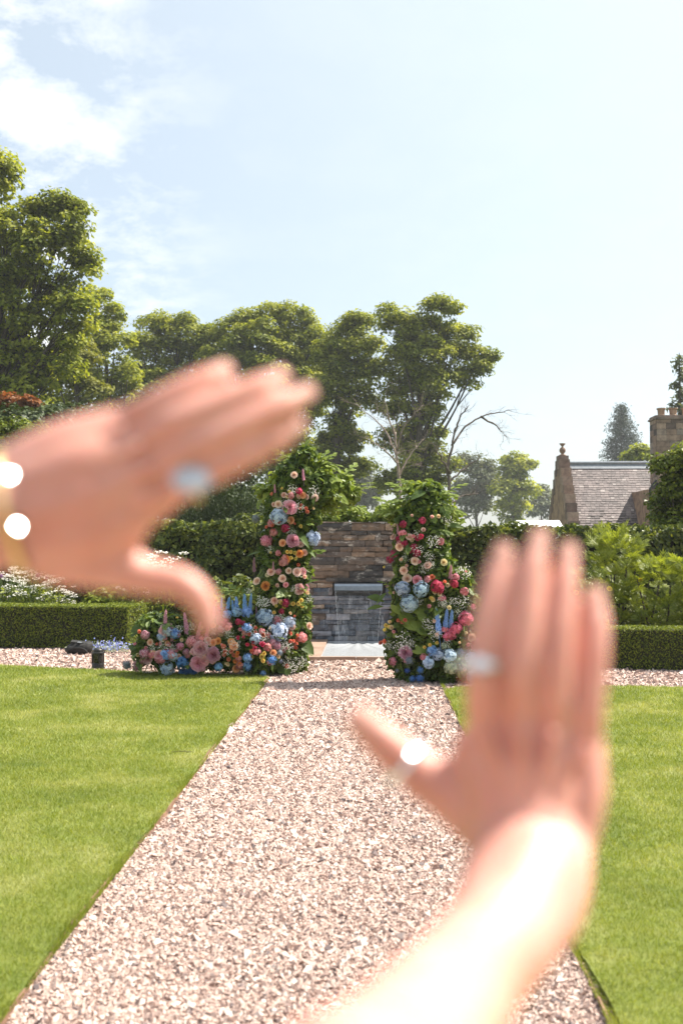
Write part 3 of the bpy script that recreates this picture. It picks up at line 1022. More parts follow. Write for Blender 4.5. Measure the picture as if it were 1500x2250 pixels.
for i, (Y, xs) in enumerate([(36, -150), (34, 30), (37, 190), (36, 330), (38, 470)]):
    labs = ['dark evergreen shrub outside the huge tree', 'dark evergreen shrub below the copper-leaved tree', 'dark evergreen shrub below the slim airy tree',
            'dark evergreen shrub below the rounded tree', 'dark evergreen shrub below the broad twin-topped tree']
    tree('evergreen_shrub', Y, xs, .15, [(xs - 50, 1040, 75), (xs + 40, 1000, 80), (xs, 940, 55), (xs - 60, 955, 50), (xs + 60, 950, 45), (xs + 20, 1120, 70), (xs - 60, 1130, 60)], M['tree_dark'], labs[i], 'shrub',
         'dark shrubs under the trees', leaf=.24, clump=.7)
tree('climbing_shrub', 24, 40, .1, [(-60, 965, 45), (15, 962, 40), (75, 968, 36), (125, 985, 32), (0, 1050, 70), (100, 1060, 70), (-80, 1080, 80), (40, 1130, 80), (180, 1110, 70), (220, 1060, 50)], M['box'],
     'bright-topped leafy shrub behind the wrist with the gold bracelet', 'shrub', leaf=.11, clump=.4, per=.9)
# leafy clipped pillar in front of the house
tree('clipped_hornbeam', 20, 1500, .1, [(1475, 1035, 38), (1530, 1020, 45), (1468, 1090, 36), (1520, 1090, 60), (1476, 1140, 40), (1540, 1160, 60), (1480, 1190, 44), (1550, 1030, 50)], M['box'],
     'tall clipped leafy shrub masking the corner of the stone house', 'shrub', leaf=.10, clump=.26, per=1.1, flat=.9)
# weeping dark conifer behind the hedge
def weeping():
    Y = 27
    root = empty('weeping_conifer', (*P(500, 1201, Y)[:2], 0), 'dark weeping conifer with hanging strands behind the tall hedge', 'tree')
    mb = MB()
    b0 = P(500, 1201, Y); top = P(500, 1035, Y)
    q = np.linspace(0, 1, 6)[:, None]
    mb.tube(np.array([b0[0], b0[1], -.1]) * (1 - q) + top * q, np.linspace(.12, .03, 6), 7)
    child(mb.build('trunk', M['bark']), root)
    C, N, T, R_ = [], [], [], []
    for i in range(420):
        x = rng.uniform(395, 585); yy = 1050 + abs(x - 500) * .35 + rng.uniform(0, 60)
        p = P(x, yy, Y + rng.uniform(-1.2, 1.2))
        ln = rng.uniform(.4, 1.3)
        k = int(ln * 40)
        s = np.linspace(0, 1, k)
        pos = p + np.stack([.1 * np.sin(s * 4 + i), .05 * np.cos(s * 3 + i), -ln * s], 1) + rng.normal(0, .02, (k, 3))
        C.append(pos); N.append(rdir(k)); T.append(np.tile([0, 0, -1.0], (k, 1)) + rng.normal(0, .3, (k, 3))); R_.append(np.clip(rng.normal(.5, .25, k), 0, 1))
    C = np.concatenate(C); N = np.concatenate(N); T = np.concatenate(T)
    V, F, k = leaf_arrays(C, N, .10, .035, .1, T)
    child(link('crown', mesh('crown', V, F, M['tree_dark'], np.repeat(np.concatenate(R_), k))), root)


weeping()


def conifer(name, Y, x, top, base, half, mat, label, dens=1.0, power=.8, nl=1.0):
    root = empty(name, (*P(x, 1201, Y)[:2], 0), label, 'tree')
    tp = P(x, top, Y); bz = P(x, base, Y)[2]
    s = Y / FPX
    mb = MB()
    mb.tube([(tp[0], Y, -.2), (tp[0], Y, (tp[2]) * .5), tuple(tp)], [.35, .2, .02], 8)
    child(mb.build('trunk', M['bark']), root)
    C, N, R_ = [], [], []
    mb = MB()
    Hh = tp[2] - bz
    nb = int(150 * dens)
    for i in range(nb):
        f = (i + rng.random()) / nb
        zz = tp[2] - Hh * f
        ln = half * s * (f ** power) * rng.uniform(.6, 1.1) + .12
        a = rng.uniform(0, 2 * np.pi)
        d = np.array([math.cos(a), math.sin(a), -.12 + .1 * rng.normal()])
        st = np.array([tp[0], Y, zz]); e = st + d * ln + np.array([0, 0, .12 * ln])
        mb.tube([st, (st + e) / 2 + np.array([0, 0, -.08 * ln]), e], [.05, .03, .01], 4)
        k = int(ln * 46 * nl) + 8
        u = rng.uniform(.15, 1.05, k)[:, None]
        pos = st * (1 - u) + e * u + rng.normal(0, .0026 * Y if Y > 100 else .16, (k, 3)) * np.array([1, 1, .6]) - np.array([0, 0, .1])
        C.append(pos); N.append(unit(rdir(k) + np.array([0, 0, .6]))); R_.append(rng.random(k))
    o = mb.build('branches', M['bark']); o['kind'] = 'stuff'; child(o, root)
    C = np.concatenate(C); N = np.concatenate(N)
    V, F, k = leaf_arrays(C, N, .42 * rng.uniform(.6, 1.2, len(C)), .13, .1)
    child(link('crown', mesh('crown', V, F, mat, np.repeat(np.concatenate(R_), k))), root)


conifer('spruce_tree', 165, 1363, 888, 1060, 60, M['spruce'], 'dark blue-green spruce standing beyond the slate roof', .8, .62, 1.3)
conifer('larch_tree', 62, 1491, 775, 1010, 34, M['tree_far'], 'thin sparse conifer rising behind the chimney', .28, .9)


# bare trees
def bare(name, Y, mains, mat, label, r0, twigs=9, seed=3, reach=1.0):
    r = np.random.default_rng(seed)
    base = P(*mains[0][0][:2], Y); base[2] = 0
    root = empty(name, base, label, 'tree')
    tr = MB(); br = MB()
    s = Y / FPX

    def grow(p, d, ln, rad_, lev):
        n = 5
        pts = [p]
        for i in range(n):
            d = unit(d + r.normal(0, .20, 3) + np.array([0, 0, .05 if lev < 2 else -.02]))
            pts.append(pts[-1] + d * ln / n)
        br.tube(np.array(pts), np.linspace(rad_, rad_ * .35, n + 1), 5 if lev < 2 else 4)
        if lev < 3:
            for k in range(3 if lev < 2 else 3):
                i = r.integers(1, n + 1)
                nd = unit(d + r.normal(0, .62, 3))
                grow(pts[i], nd, ln * r.uniform(.45, .72), rad_ * .5, lev + 1)
    for mi, poly in enumerate(mains):
        pts = np.array([P(x, y, Y + dy) for x, y, dy in poly])
        if mi == 0:
            pts = np.concatenate([[[pts[0][0], pts[0][1], -.1]], pts])
        # smooth
        u = np.linspace(0, 1, len(pts)); uu = np.linspace(0, 1, 4 * len(pts))
        sp = np.stack([np.interp(uu, u, pts[:, i]) for i in range(3)], 1)
        sp[1:-1] = (sp[:-2] + sp[1:-1] * 2 + sp[2:]) / 4
        sp += r.normal(0, .015, sp.shape)
        R0 = r0 if mi == 0 else r0 * .5
        (tr if mi == 0 else br).tube(sp, np.linspace(R0, R0 * (.35 if mi == 0 else .22), len(sp)), 8)
        for k in range(twigs):
            i = r.integers(int(len(sp) * (.45 if mi == 0 else .2)), len(sp))
            t_ = unit(sp[min(i + 1, len(sp) - 1)] - sp[max(i - 1, 0)])
            grow(sp[i], unit(t_ + r.normal(0, .6, 3) * np.array([1, .8, .8])), r.uniform(18, 48) * s * reach, R0 * .17, 1)
    child(tr.build('trunk', M[mat], smooth=True), root)
    child(br.build('branches', M[mat], smooth=True), root)


bare('bare_tree', 34, [[(880, 1110, 0), (876, 1040, 0), (872, 1000, 0), (868, 950, 0)], [(874, 1010, 0), (850, 950, .3), (815, 915, .5), (775, 885, .4)], [(872, 990, 0), (885, 940, -.4), (915, 905, -.6), (930, 890, -.5)],
                       [(876, 1045, 0), (900, 1000, .3), (930, 965, .6)], [(870, 965, 0), (855, 920, 0), (845, 880, 0)], [(874, 1020, 0), (840, 985, -.5), (800, 960, -.6)]],
     'bare', 'pale leafless tree with tangled twigs behind the wall', .07, 10, 5, .9)
bare('bare_tree', 32, [[(990, 1140, 0), (987, 1080, 0), (983, 1030, 0), (990, 985, 0), (1000, 945, 0)], [(992, 980, 0), (1018, 940, .2), (1055, 915, .4), (1095, 905, .4), (1122, 903, .3)], [(988, 1040, 0), (965, 1000, -.4), (950, 975, -.5)],
                       [(985, 1110, 0), (1015, 1090, .3), (1050, 1085, .5)], [(984, 1060, 0), (1020, 1030, .2), (1055, 1005, .4)], [(998, 950, 0), (1010, 915, 0), (1030, 890, 0)], [(1055, 915, .4), (1090, 935, .5), (1105, 955, .5)]],
     'bare2', 'bent leafless tree whose twigs arch out toward the house', .08, 9, 8, .85)

# ==================================================================== HOUSE
HY = 55.0
s = HY / FPX
GX = (1240 - 818) * s
RZ = CAM_H + (1201 - 1021) * s
house = empty('stone_house', (GX + 4, HY, 0), 'stone house with crow-stepped gable, slate roof and tall chimney', 'house')
run = 4.6; drop = run * 1.28
EZ = RZ - drop
X1 = GX + 9.0
mb = MB(); mb.box((GX + .3, HY - run + .25, -.1), (X1, HY + run - .25, EZ + .05)); child(mb.build('wall', M['sandstone']), house)
# gable wall (triangle, thick) with crow steps
mb = MB()
gp = [(HY - run - .05, -.1), (HY + run + .05, -.1), (HY + run + .05, EZ), (HY + .35, RZ - .05), (HY - .35, RZ - .05), (HY - run - .05, EZ)]
n = len(gp)
V = [(GX - .42, y, zz) for y, zz in gp] + [(GX + .02, y, zz) for y, zz in gp]
mb.add(V, [np.array([(i, (i + 1) % n, n + (i + 1) % n, n + i) for i in range(n)]), np.array([list(range(n - 1, -1, -1)), list(range(n, 2 * n))])])
child(mb.build('gable', M['sandstone']), house)
NS = 12
for sg in (-1, 1):
    for i in range(NS):
        f0 = i / NS; f1 = (i + 1) / NS
        ya = HY + sg * (.28 + (run - .28) * f0); yb = HY + sg * (.28 + (run - .28) * f1) + sg * .05
        zt = RZ + .22 - drop * f0
        mb = MB(); mb.box((GX - .45, min(ya, yb), zt - drop / NS - .38), (GX + .10, max(ya, yb), zt)); child(mb.build('crow_step', M['house_stone']), house)
mb = MB(); mb.box((GX - .46, HY - .30, RZ - .3), (GX + .11, HY + .30, RZ + .46)); child(mb.build('apex_block', M['sandstone_dark']), house)
mb = MB(); mb.lathe([(.0, .46), (.19, .46), (.19, .52), (.07, .56), (.10, .60), (.17, .70), (.18, .78), (.14, .88), (.05, .95), (.05, .98), (.17, 1.12), (.17, 1.15), (0, 1.15)], (GX - .17, HY, RZ), 16)
child(mb.build('finial', M['sandstone'], smooth=True), house)
mb = MB()
for sg in (-1, 1):
    a = [(GX + .05, HY, RZ - .03), (X1, HY, RZ - .03), (X1, HY + sg * (run + .1), EZ - .1), (GX + .05, HY + sg * (run + .1), EZ - .1)]
    lo = [(x, y, zz - .12) for x, y, zz in a]
    mb.add(a + lo, np.array(BOXF))
roof = mb.build('roof', M['mortar']); child(roof, house)
mb = MB(); mb.tube([(GX + .1, HY, RZ + .06), (X1, HY, RZ + .06)], .10, 8); mb.add([(GX + .1, HY - .24, RZ - .26), (X1, HY - .24, RZ - .26), (X1, HY - .02, RZ + .05), (GX + .1, HY - .02, RZ + .05)], np.array([(0, 1, 2, 3)]))
o = mb.build('ridge', M['lead']); o.parent = roof
# slates: each its own tilted tile
C = []
Vs, Rs = [], []
zz = .2; row = 0
ln = math.hypot(run, drop)
dirv = np.array([0, -run, -drop]) / ln
nrm = unit(np.array([0, -drop, run]))
while zz < ln:
    e = .165 + .0 * row
    x = GX + .1 - (row % 2) * .11
    while x < X1:
        w = rng.uniform(.17, .29)
        xa, xb = max(x, GX + .1), min(x + w - .012, X1)
        if xb - xa > .05:
            base = np.array([0, HY, RZ - .03])
            l0, l1 = zz - .1, zz + e + rng.normal(0, .008)
            lift = .022 + rng.uniform(0, .012)
            A = base + dirv * l0 + nrm * .006; B_ = base + dirv * l1 + nrm * lift; Cc = base + dirv * l1 + nrm * .0
            Vs.append([(xa, A[1], A[2]), (xb, A[1], A[2]), (xb, B_[1], B_[2]), (xa, B_[1], B_[2]), (xa, Cc[1], Cc[2]), (xb, Cc[1], Cc[2])])
            Rs.append(np.clip(rng.normal(.5, .24), 0, 1))
        x += w
    zz += e; row += 1
n = len(Vs)
b0 = np.arange(n)[:, None] * 6
F = np.concatenate([b0 + np.array([[0, 3, 2, 1]]), b0 + np.array([[3, 4, 5, 2]])])
o = link('slates', mesh('slates', np.array(Vs).reshape(-1, 3), F, M['slate'], np.repeat(Rs, 6)))
o['kind'] = 'stuff'; o.parent = roof
# front wing with the chimney
WYf = 50.0
s2 = WYf / FPX
wx0 = (1424 - 818) * s2
mb = MB(); mb.box((wx0, WYf, -.1), (wx0 + 5.5, WYf + 4.9, CAM_H + (1201 - 1075) * s2)); child(mb.build('wing', M['sandstone']), house)
mb = MB(); mb.tube([(wx0 - .06, WYf - .08, 0), (wx0 - .06, WYf - .08, CAM_H + 2.9), (wx0 + .25, WYf - .10, CAM_H + 3.3)], .06, 8); child(mb.build('downpipe', M['black']), house)
cx0 = (1441 - 818) * s2
cz = CAM_H + (1201 - 921) * s2
mb = MB(); mb.box((cx0, WYf + .3, CAM_H + 2.4), (cx0 + 2.3, WYf + 1.4, cz)); ch = mb.build('chimney', M['mortar']); child(ch, house)
def ashlar(xa, xb, ya, yb, z0, z1, par, hh=.30):
    zz = z0; row = 0
    while zz < z1 - .05:
        h_ = min(hh, z1 - zz)
        x = xa
        while x < xb - .02:
            w = min(random.uniform(.38, .75), xb - x)
            if xb - x - w < .2: w = xb - x
            mb = MB(); mb.box((x + .008, ya - .03 + random.uniform(-.008, .008), zz + .008), (x + w - .008, ya + .1, zz + h_ - .008))
            o = mb.build('stone', M['house_stone']); o.parent = par
            x += w
        y = ya
        while y < yb - .02:
            w = min(random.uniform(.38, .75), yb - y)
            if yb - y - w < .2: w = yb - y
            mb = MB(); mb.box((xa - .03, y + .008, zz + .008), (xa + .1, y + w - .008, zz + h_ - .008))
            o = mb.build('stone', M['house_stone']); o.parent = par
            y += w
        zz += h_; row += 1
ashlar(cx0, cx0 + 2.3, WYf + .3, WYf + 1.4, CAM_H + 3.2, cz, ch)
hm = Matrix.Translation(-Vector(house.location))
mb = MB(); mb.box((cx0 - .10, WYf + .2, cz), (cx0 + 2.4, WYf + 1.5, cz + .09)); mb.box((cx0 - .04, WYf + .26, cz + .09), (cx0 + 2.34, WYf + 1.44, cz + .20))
o = mb.build('chimney_cap', M['sandstone_dark']); o.parent = ch
for px in (1458, 1484, 1512, 1538):
    mb = MB(); mb.lathe([(.17, 0), (.19, .05), (.17, .08), (.19, .33), (.23, .36), (.23, .42), (.15, .42), (.14, .1)], ((px - 818) * s2, WYf + .8, cz + .20), 14)
    o = mb.build('chimney_pot', M['clay'], smooth=False); o.parent = ch

# white garden roof behind the hedge
root = empty('white_marquee', (9.0, 42, 0), 'low white roof just showing over the hedge left of the gable', 'marquee')
root['label'] = 'low white roof just showing over the tall hedge near the stepped gable'
mb = MB(); s3 = 42 / FPX
xa, xb = (1120 - 818) * s3, (1230 - 818) * s3
zt = CAM_H + (1201 - 1143) * s3
mb.add([(xa, 41, zt - .5), (xb, 41, zt - .5), (xb, 42.5, zt), (xa + .3, 42.5, zt), (xa, 44, zt - .5), (xb, 44, zt - .5)], [np.array([(0, 1, 2, 3), (3, 2, 5, 4)]), np.array([(0, 3, 4), (1, 5, 2)])])
child(mb.build('roof', M['white_panel']), root)
mb = MB(); mb.box((xa + .1, 41.1, -.1), (xb - .1, 43.9, zt - .52)); child(mb.build('wall', M['white_panel']), root)

# ==================================================================== FLOWERS (one mesh per kind, shared)
def petal_grid(n_u, n_v, fn):
    V = np.array([[fn(u, v) for u in np.linspace(-1, 1, n_u)] for v in np.linspace(0, 1, n_v)]).reshape(-1, 3)
    F = np.array([(j * n_u + i, j * n_u + i + 1, (j + 1) * n_u + i + 1, (j + 1) * n_u + i) for j in range(n_v - 1) for i in range(n_u - 1)])
    R_ = np.repeat(np.linspace(0, 1, n_v), n_u)
    return V, F, R_


def rose_mesh(name, rings, mat, seed, ruffle=.04, cup=.75):
    """layers of cupped petals, unit radius, facing +Z"""
    r = np.random.default_rng(seed)
    mb = MB()
    for k, (cnt, rad_, hgt, open_) in enumerate(rings):
        for i in range(cnt):
            a = 2 * math.pi * (i + .5 * (k % 2)) / cnt + r.normal(0, .12)
            wd = 2.3 * rad_ * math.sin(math.pi / max(cnt, 3)) * .75 + .12
            ph = r.uniform(0, 6); hgt_ = hgt * r.uniform(.82, 1.15); rad2 = rad_ * r.uniform(.9, 1.1); tone = r.uniform(.7, 1.1)
            def fn(u, v):
                out = rad2 * (v ** .55) * (1 - .10 * u * u) + open_ * max(0, v - .7) * .9
                zz = hgt_ * (v ** 1.2) * (1 - .22 * u * u) - open_ * max(0, v - .72) * .8 + ruffle * math.sin(u * 5 + ph) * v
                w = wd * u * (math.sin(min(v * 1.25, 1) * math.pi / 2) * .8 + .2) * .5
                return (out * math.cos(a) - w * math.sin(a), out * math.sin(a) + w * math.cos(a), zz)
            V, F, R_ = petal_grid(5, 4, fn)
            mb.add(V, F, np.clip(R_ * (.55 + .45 * rad_) * tone, 0, 1))
    ks = sorted(mb.F)
    return mesh(name, np.concatenate(mb.V), [np.concatenate(mb.F[q]) for q in ks], mat, np.concatenate(mb.R), True)


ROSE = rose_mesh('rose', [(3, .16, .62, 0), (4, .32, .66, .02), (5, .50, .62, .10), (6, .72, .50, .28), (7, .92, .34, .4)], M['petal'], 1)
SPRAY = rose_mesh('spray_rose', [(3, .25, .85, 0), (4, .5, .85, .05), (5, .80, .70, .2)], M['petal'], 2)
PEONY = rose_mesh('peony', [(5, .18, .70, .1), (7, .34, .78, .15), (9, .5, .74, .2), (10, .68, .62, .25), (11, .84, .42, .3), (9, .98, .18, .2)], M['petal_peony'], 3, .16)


def floret_ball(name, n, size, mat, seed, squash=.85, petals=4, full=.78):
    r = np.random.default_rng(seed)
    mb = MB()
    k = np.arange(n) + .5
    phi = np.arccos(1 - (1 + full) * k / n); th = np.pi * (1 + 5 ** .5) * k
    D = np.stack([np.cos(th) * np.sin(phi), np.sin(th) * np.sin(phi), np.cos(phi)], 1)
    D = unit(D + r.normal(0, .05, D.shape))
    for d in D:
        d = np.array(d)
        lump = 1 + .13 * math.sin(d[0] * 6 + seed) * math.cos(d[1] * 5 + d[2] * 3) + r.normal(0, .07); tone = r.uniform(.25, 1); d = unit(d + r.normal(0, .25, 3))
        c = d * lump * np.array([1, 1, squash])
        u = unit(np.cross(d, r.normal(size=3))); w = np.cross(d, u)
        a0 = r.uniform(0, 6)
        for p in range(petals):
            a = a0 + 2 * math.pi * p / petals
            e = u * math.cos(a) + w * math.sin(a); f = np.cross(d, e)
            V = [c, c + e * size * .55 + f * size * .45 + d * size * .10, c + e * size * 1.05 - d * size * .08 * r.random(), c + e * size * .55 - f * size * .45 + d * size * .10]
            mb.add(V, np.array([(0, 1, 2, 3)]), [.0, .85 * tone, tone, .85 * tone])
    V, F = ICO1
    mb.add(V * .78 * np.array([1, 1, squash]), F, .0)
    ks = sorted(mb.F)
    return mesh(name, np.concatenate(mb.V), [np.concatenate(mb.F[q]) for q in ks], mat, np.concatenate(mb.R))


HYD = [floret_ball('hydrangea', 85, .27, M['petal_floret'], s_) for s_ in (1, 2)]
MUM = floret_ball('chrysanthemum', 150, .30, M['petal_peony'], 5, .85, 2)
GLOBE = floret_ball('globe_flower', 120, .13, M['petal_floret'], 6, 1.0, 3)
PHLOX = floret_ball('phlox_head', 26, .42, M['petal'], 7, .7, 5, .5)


def spike_mesh(name, mat, seed, n=46):
    """upright flower spike, height 1, radius about .13"""
    r = np.random.default_rng(seed)
    mb = MB()
    mb.tube([(0, 0, -.5), (0, 0, 1)], [.016, .008], 5, 0.0)
    for i in range(n):
        f = i / n
        zz = .02 + .96 * f
        R0 = .125 * (1 - f) ** .32 + .01
        sz = (.10 * (1 - f) ** .4 + .012) * r.uniform(.8, 1.2)
        a = i * 2.4
        d = unit(np.array([math.cos(a), math.sin(a), .35]))
        c = np.array([0, 0, zz]) + d * R0 * .6
        u = unit(np.cross(d, r.normal(size=3))); w = np.cross(d, u)
        for p in range(5):
            aa = 2 * math.pi * p / 5
            e = u * math.cos(aa) + w * math.sin(aa); g = np.cross(d, e)
            mb.add([c, c + e * sz * .6 + g * sz * .45 + d * sz * .4, c + e * sz * 1.05 + d * sz * .3, c + e * sz * .6 - g * sz * .45 + d * sz * .4], np.array([(0, 1, 2, 3)]), np.array([0.0, .8, 1, .8]) * (.55 + .45 * ((i * 7) % 5) / 4))
    ks = sorted(mb.F)
    return mesh(name, np.concatenate(mb.V), [np.concatenate(mb.F[q]) for q in ks], mat, np.concatenate(mb.R))


SPIKE = [spike_mesh('flower_spike', M['petal_floret'], s_) for s_ in (1, 2)]


def spray_mesh(name, n, seed):
    """cloud of tiny white blossom on branching stems, unit radius"""
    r = np.random.default_rng(seed)
    mb = MB()
    V0, F0 = ICO1
    mi = []
    for i in range(n):
        d = unit(r.normal(size=3)) * r.uniform(.35, 1) * np.array([1, 1, .8])
        mb.add(V0 * r.uniform(.035, .065) + d, F0, 1, 0)
        if i % 3 == 0:
            mb.tube([(0, 0, -.7), tuple(d * .5 + np.array([0, 0, -.15])), tuple(d)], [.012, .008, .006], 3, 0, 1, False)
    ks = sorted(mb.F)
    me = mesh(name, np.concatenate(mb.V), [np.concatenate(mb.F[q]) for q in ks], [M['white_blossom'], M['stem']], np.concatenate(mb.R), False,
              np.concatenate([np.concatenate(mb.M[q]) for q in ks]))
    return me


GYP = spray_mesh('blossom_spray', 70, 3)


def big_leaf_mesh(name, mat, kind, seed):
    r = np.random.default_rng(seed)
    mb = MB()
    def blade(L_, W_, a, droop, base=np.zeros(3)):
        e = np.array([math.cos(a), math.sin(a), 0]); f = np.array([-math.sin(a), math.cos(a), 0])
        pts = []
        prof = [(0, .06), (.2, .62), (.45, 1), (.75, .62), (1, .02)]
        V, R_ = [], []
        for t_, w in prof:
            c = base + e * L_ * t_ + np.array([0, 0, .10 * L_ * t_ - droop * L_ * t_ * t_])
            V += [c - f * W_ * w * .5 + np.array([0, 0, .12 * W_ * w]), c, c + f * W_ * w * .5 + np.array([0, 0, .12 * W_ * w])]
        F = [(j * 3 + i, j * 3 + i + 1, (j + 1) * 3 + i + 1, (j + 1) * 3 + i) for j in range(4) for i in range(2)]
        mb.add(V, np.array(F), r.uniform(.25, .9))
    if kind == 'palmate':
        for a, l in ((0, 1), (.75, .9), (-.75, .9), (1.5, .66), (-1.5, .66)):
            blade(l, .36, a, .22)
    elif kind == 'long':
        blade(1, .30, 0, .3)
    elif kind == 'round':
        blade(1, .72, 0, .25)
    elif kind == 'sprig':
        for i in range(7):
            sg = -1 if i % 2 else 1
            blade(.42 - .02 * i, .2, sg * .8 * (1 - i / 8), .2, np.array([.13 * i, 0, .08 * i - .008 * i * i]))
        mb.tube([(-.1, 0, -.05), (.45, 0, .2), (.95, 0, .22)], [.018, .013, .006], 4, .3)
    elif kind == 'frond':       # deeply cut tree-peony leaf
        for st, ln in ((0, 1), (.8, .78), (-.8, .78)):
            e = np.array([math.cos(st), math.sin(st), 0])
            for i in range(4):
                f_ = .25 + .2 * i
                for sg in (-1, 1):
                    b_ = e * f_ * ln * .8
                    blade(ln * (.50 - .05 * i), .078, st + sg * (.72 - .08 * i), .12, b_ + np.array([0, 0, .05]))
            blade(ln * .5, .065, st, .25, e * ln * .62)
            mb.tube([(0, 0, 0), tuple(e * ln * .4 + np.array([0, 0, .05])), tuple(e * ln * .8 + np.array([0, 0, .05]))], [.012, .009, .005], 3, .4)
    ks = sorted(mb.F)
    return mesh(name, np.concatenate(mb.V), [np.concatenate(mb.F[q]) for q in ks], mat, np.concatenate(mb.R), True)


LEAFS = {'palmate': big_leaf_mesh('palmate_leaf', M['bright'], 'palmate', 1), 'long': big_leaf_mesh('long_leaf', M['arch'], 'long', 2),
         'round': big_leaf_mesh('round_leaf', M['arch'], 'round', 3), 'sprig': big_leaf_mesh('leaf_sprig', M['arch'], 'sprig', 4),
         'bright_sprig': big_leaf_mesh('leaf_sprig_bright', M['bright'], 'sprig', 5), 'frond': big_leaf_mesh('frond', M['peony_leaf'], 'frond', 6),
         'grey': big_leaf_mesh('leaf_sprig_grey', M['grey_leaf'], 'sprig', 7)}

COLS = {'pale': (.66, .765, .87), 'blue': (.16, .33, .66), 'deep': (.10, .20, .52), 'delph': (.34, .55, .86), 'green': (.52, .58, .36), 'grey': (.36, .38, .40),
        'pink': (.74, .34, .43), 'rosepink': (.78, .40, .44), 'mauve': (.62, .36, .42), 'magenta': (.52, .06, .16), 'hot': (.68, .08, .18), 'coral': (.78, .28, .18),
        'peach': (.88, .50, .26), 'orange': (.85, .36, .11), 'blush': (.86, .64, .54), 'yellow': (.86, .74, .22), 'cream': (.80, .72, .46), 'white': (.8, .78, .74), 'phlox': (.80, .24, .38)}
KIND = {'H': ('hydrangea', None), 'G': ('globe_flower', GLOBE), 'M': ('chrysanthemum', MUM), 'P': ('peony', PEONY), 'R': ('rose', ROSE), 'S': ('spray_rose', SPRAY),
        'X': ('phlox_head', PHLOX), 'W': ('blossom_spray', GYP), 'D': ('flower_spike', None)}


def lobes_world(Y, lobes, squash=1.0):
    out = []
    for l in lobes:
        x, y, r = l[:3]
        dy = l[3] if len(l) > 3 else 0.0
        out.append((P(x, y, Y + dy), r * Y / FPX))
    return out


def surf(px, py, Y, L, lift=0.0):
    """front surface of the foliage along the sight line, and its outward normal"""
    d = ray(px, py); d = d / d[1]
    best = None
    for c, r in L:
        oc = CP - c
        A = d @ d; B_ = 2 * d @ oc; C_ = oc @ oc - r * r
        D_ = B_ * B_ - 4 * A * C_
        if D_ >= 0:
            tt = (-B_ - math.sqrt(D_)) / (2 * A)
            if best is None or tt < best[0]:
                p = CP + d * tt
                best = (tt, p, unit(p - c))
    if best is None:
        p = P(px, py, Y)
        c = min(L, key=lambda q: np.linalg.norm(q[0] - p))[0]
        return p, unit(p - c)
    return best[1], best[2]


def foliage(root, L, mat, leaf, dens, seed, name='foliage', fill=.72, up=.35):
    r = np.random.default_rng(seed)
    C, N = [], []
    for c, rr in L:
        n = int(dens * rr * rr * 4 * np.pi)
        d = unit(r.normal(size=(n, 3)))
        C.append(c + d * (rr * r.uniform(fill, 1.02, n) * (1 + .10 * vnoise(d * 4 + c, 1.0)))[:, None])
        N.append(unit(d + r.normal(0, .6, (n, 3)) + np.array([0, 0, up])))
    C = np.concatenate(C); N = np.concatenate(N)
    ok = C[:, 2] > .015
    C, N = C[ok], N[ok]
    n = len(C)
    Lf = leaf * r.uniform(.55, 1.35, n)
    V, F, k = leaf_arrays(C, N, Lf, Lf * r.uniform(.42, .68, n), .18, droop=.12, six=True)
    o = link(name, mesh(name, V, F, mat, np.repeat(r.random(n), k)))
    o['kind'] = 'stuff'
    return child(o, root)


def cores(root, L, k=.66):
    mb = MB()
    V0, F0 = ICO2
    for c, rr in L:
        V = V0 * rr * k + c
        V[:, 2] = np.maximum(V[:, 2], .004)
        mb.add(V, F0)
    child(mb.build('foliage_shade_core', M['core']), root)  # dark bodies added inside the leaves to give shaded depth


def put(root, me, name, p, nrm, size, col=None, spin=None, extra=None):
    o = link(name, me, root)
    z_ = Vector(nrm).normalized()
    q = z_.to_track_quat('Z', 'Y')
    e = (q.to_matrix() @ Matrix.Rotation(spin if spin is not None else random.uniform(0, 6.28), 3, 'Z')).to_euler()
    o.location = Vector(p) - Vector(root.location)
    o.rotation_euler = e
    o.scale = (size,) * 3
    if col: o.color = (*col, 1)
    return o


TOCAM = np.array([0, -1.0, .12])


def flowers(root, Y, L, items, ox, oy, sc):
    for it in items:
        k, cn_, cx_, cy_, r = it[:5]
        px, py = ox + sc * cx_, oy + sc * cy_
        p, nv = surf(px, py, Y, L)
        size = r * 1.06 * sc * p[1] / FPX
        nv = unit(nv * .55 + TOCAM * .75 + rng.normal(0, .18, 3) + np.array([0, 0, .12]))
        name, me = KIND[k]
        c = COLS[cn_]
        c = tuple(np.clip(np.array(c) * rng.uniform(.95, 1.05, 3) * rng.uniform(.9, 1.08), 0, .9))
        if k == 'D':
            h = it[5] * sc * p[1] / FPX
            me = random.choice(SPIKE)
            o = put(root, me, name, p - np.array([0, .02, h * .5]), np.array([rng.normal(0, .10), -.12, 1]), h, c)
            o.scale = (h * .85 * r / 18 * .9, h * .85 * r / 18 * .9, h)
            continue
        if k == 'H': me = random.choice(HYD)
        off = {'H': .35, 'G': .45, 'M': .3, 'P': .15, 'R': .1, 'S': .25, 'X': .2, 'W': .25}[k]
        o = put(root, me, name, p + nv * (size * off + .035) + np.array([0, -.02, 0]), nv, size * (1.04 if k in 'RPS' else 1.0), c)
        if k == 'W': o['kind'] = 'stuff'


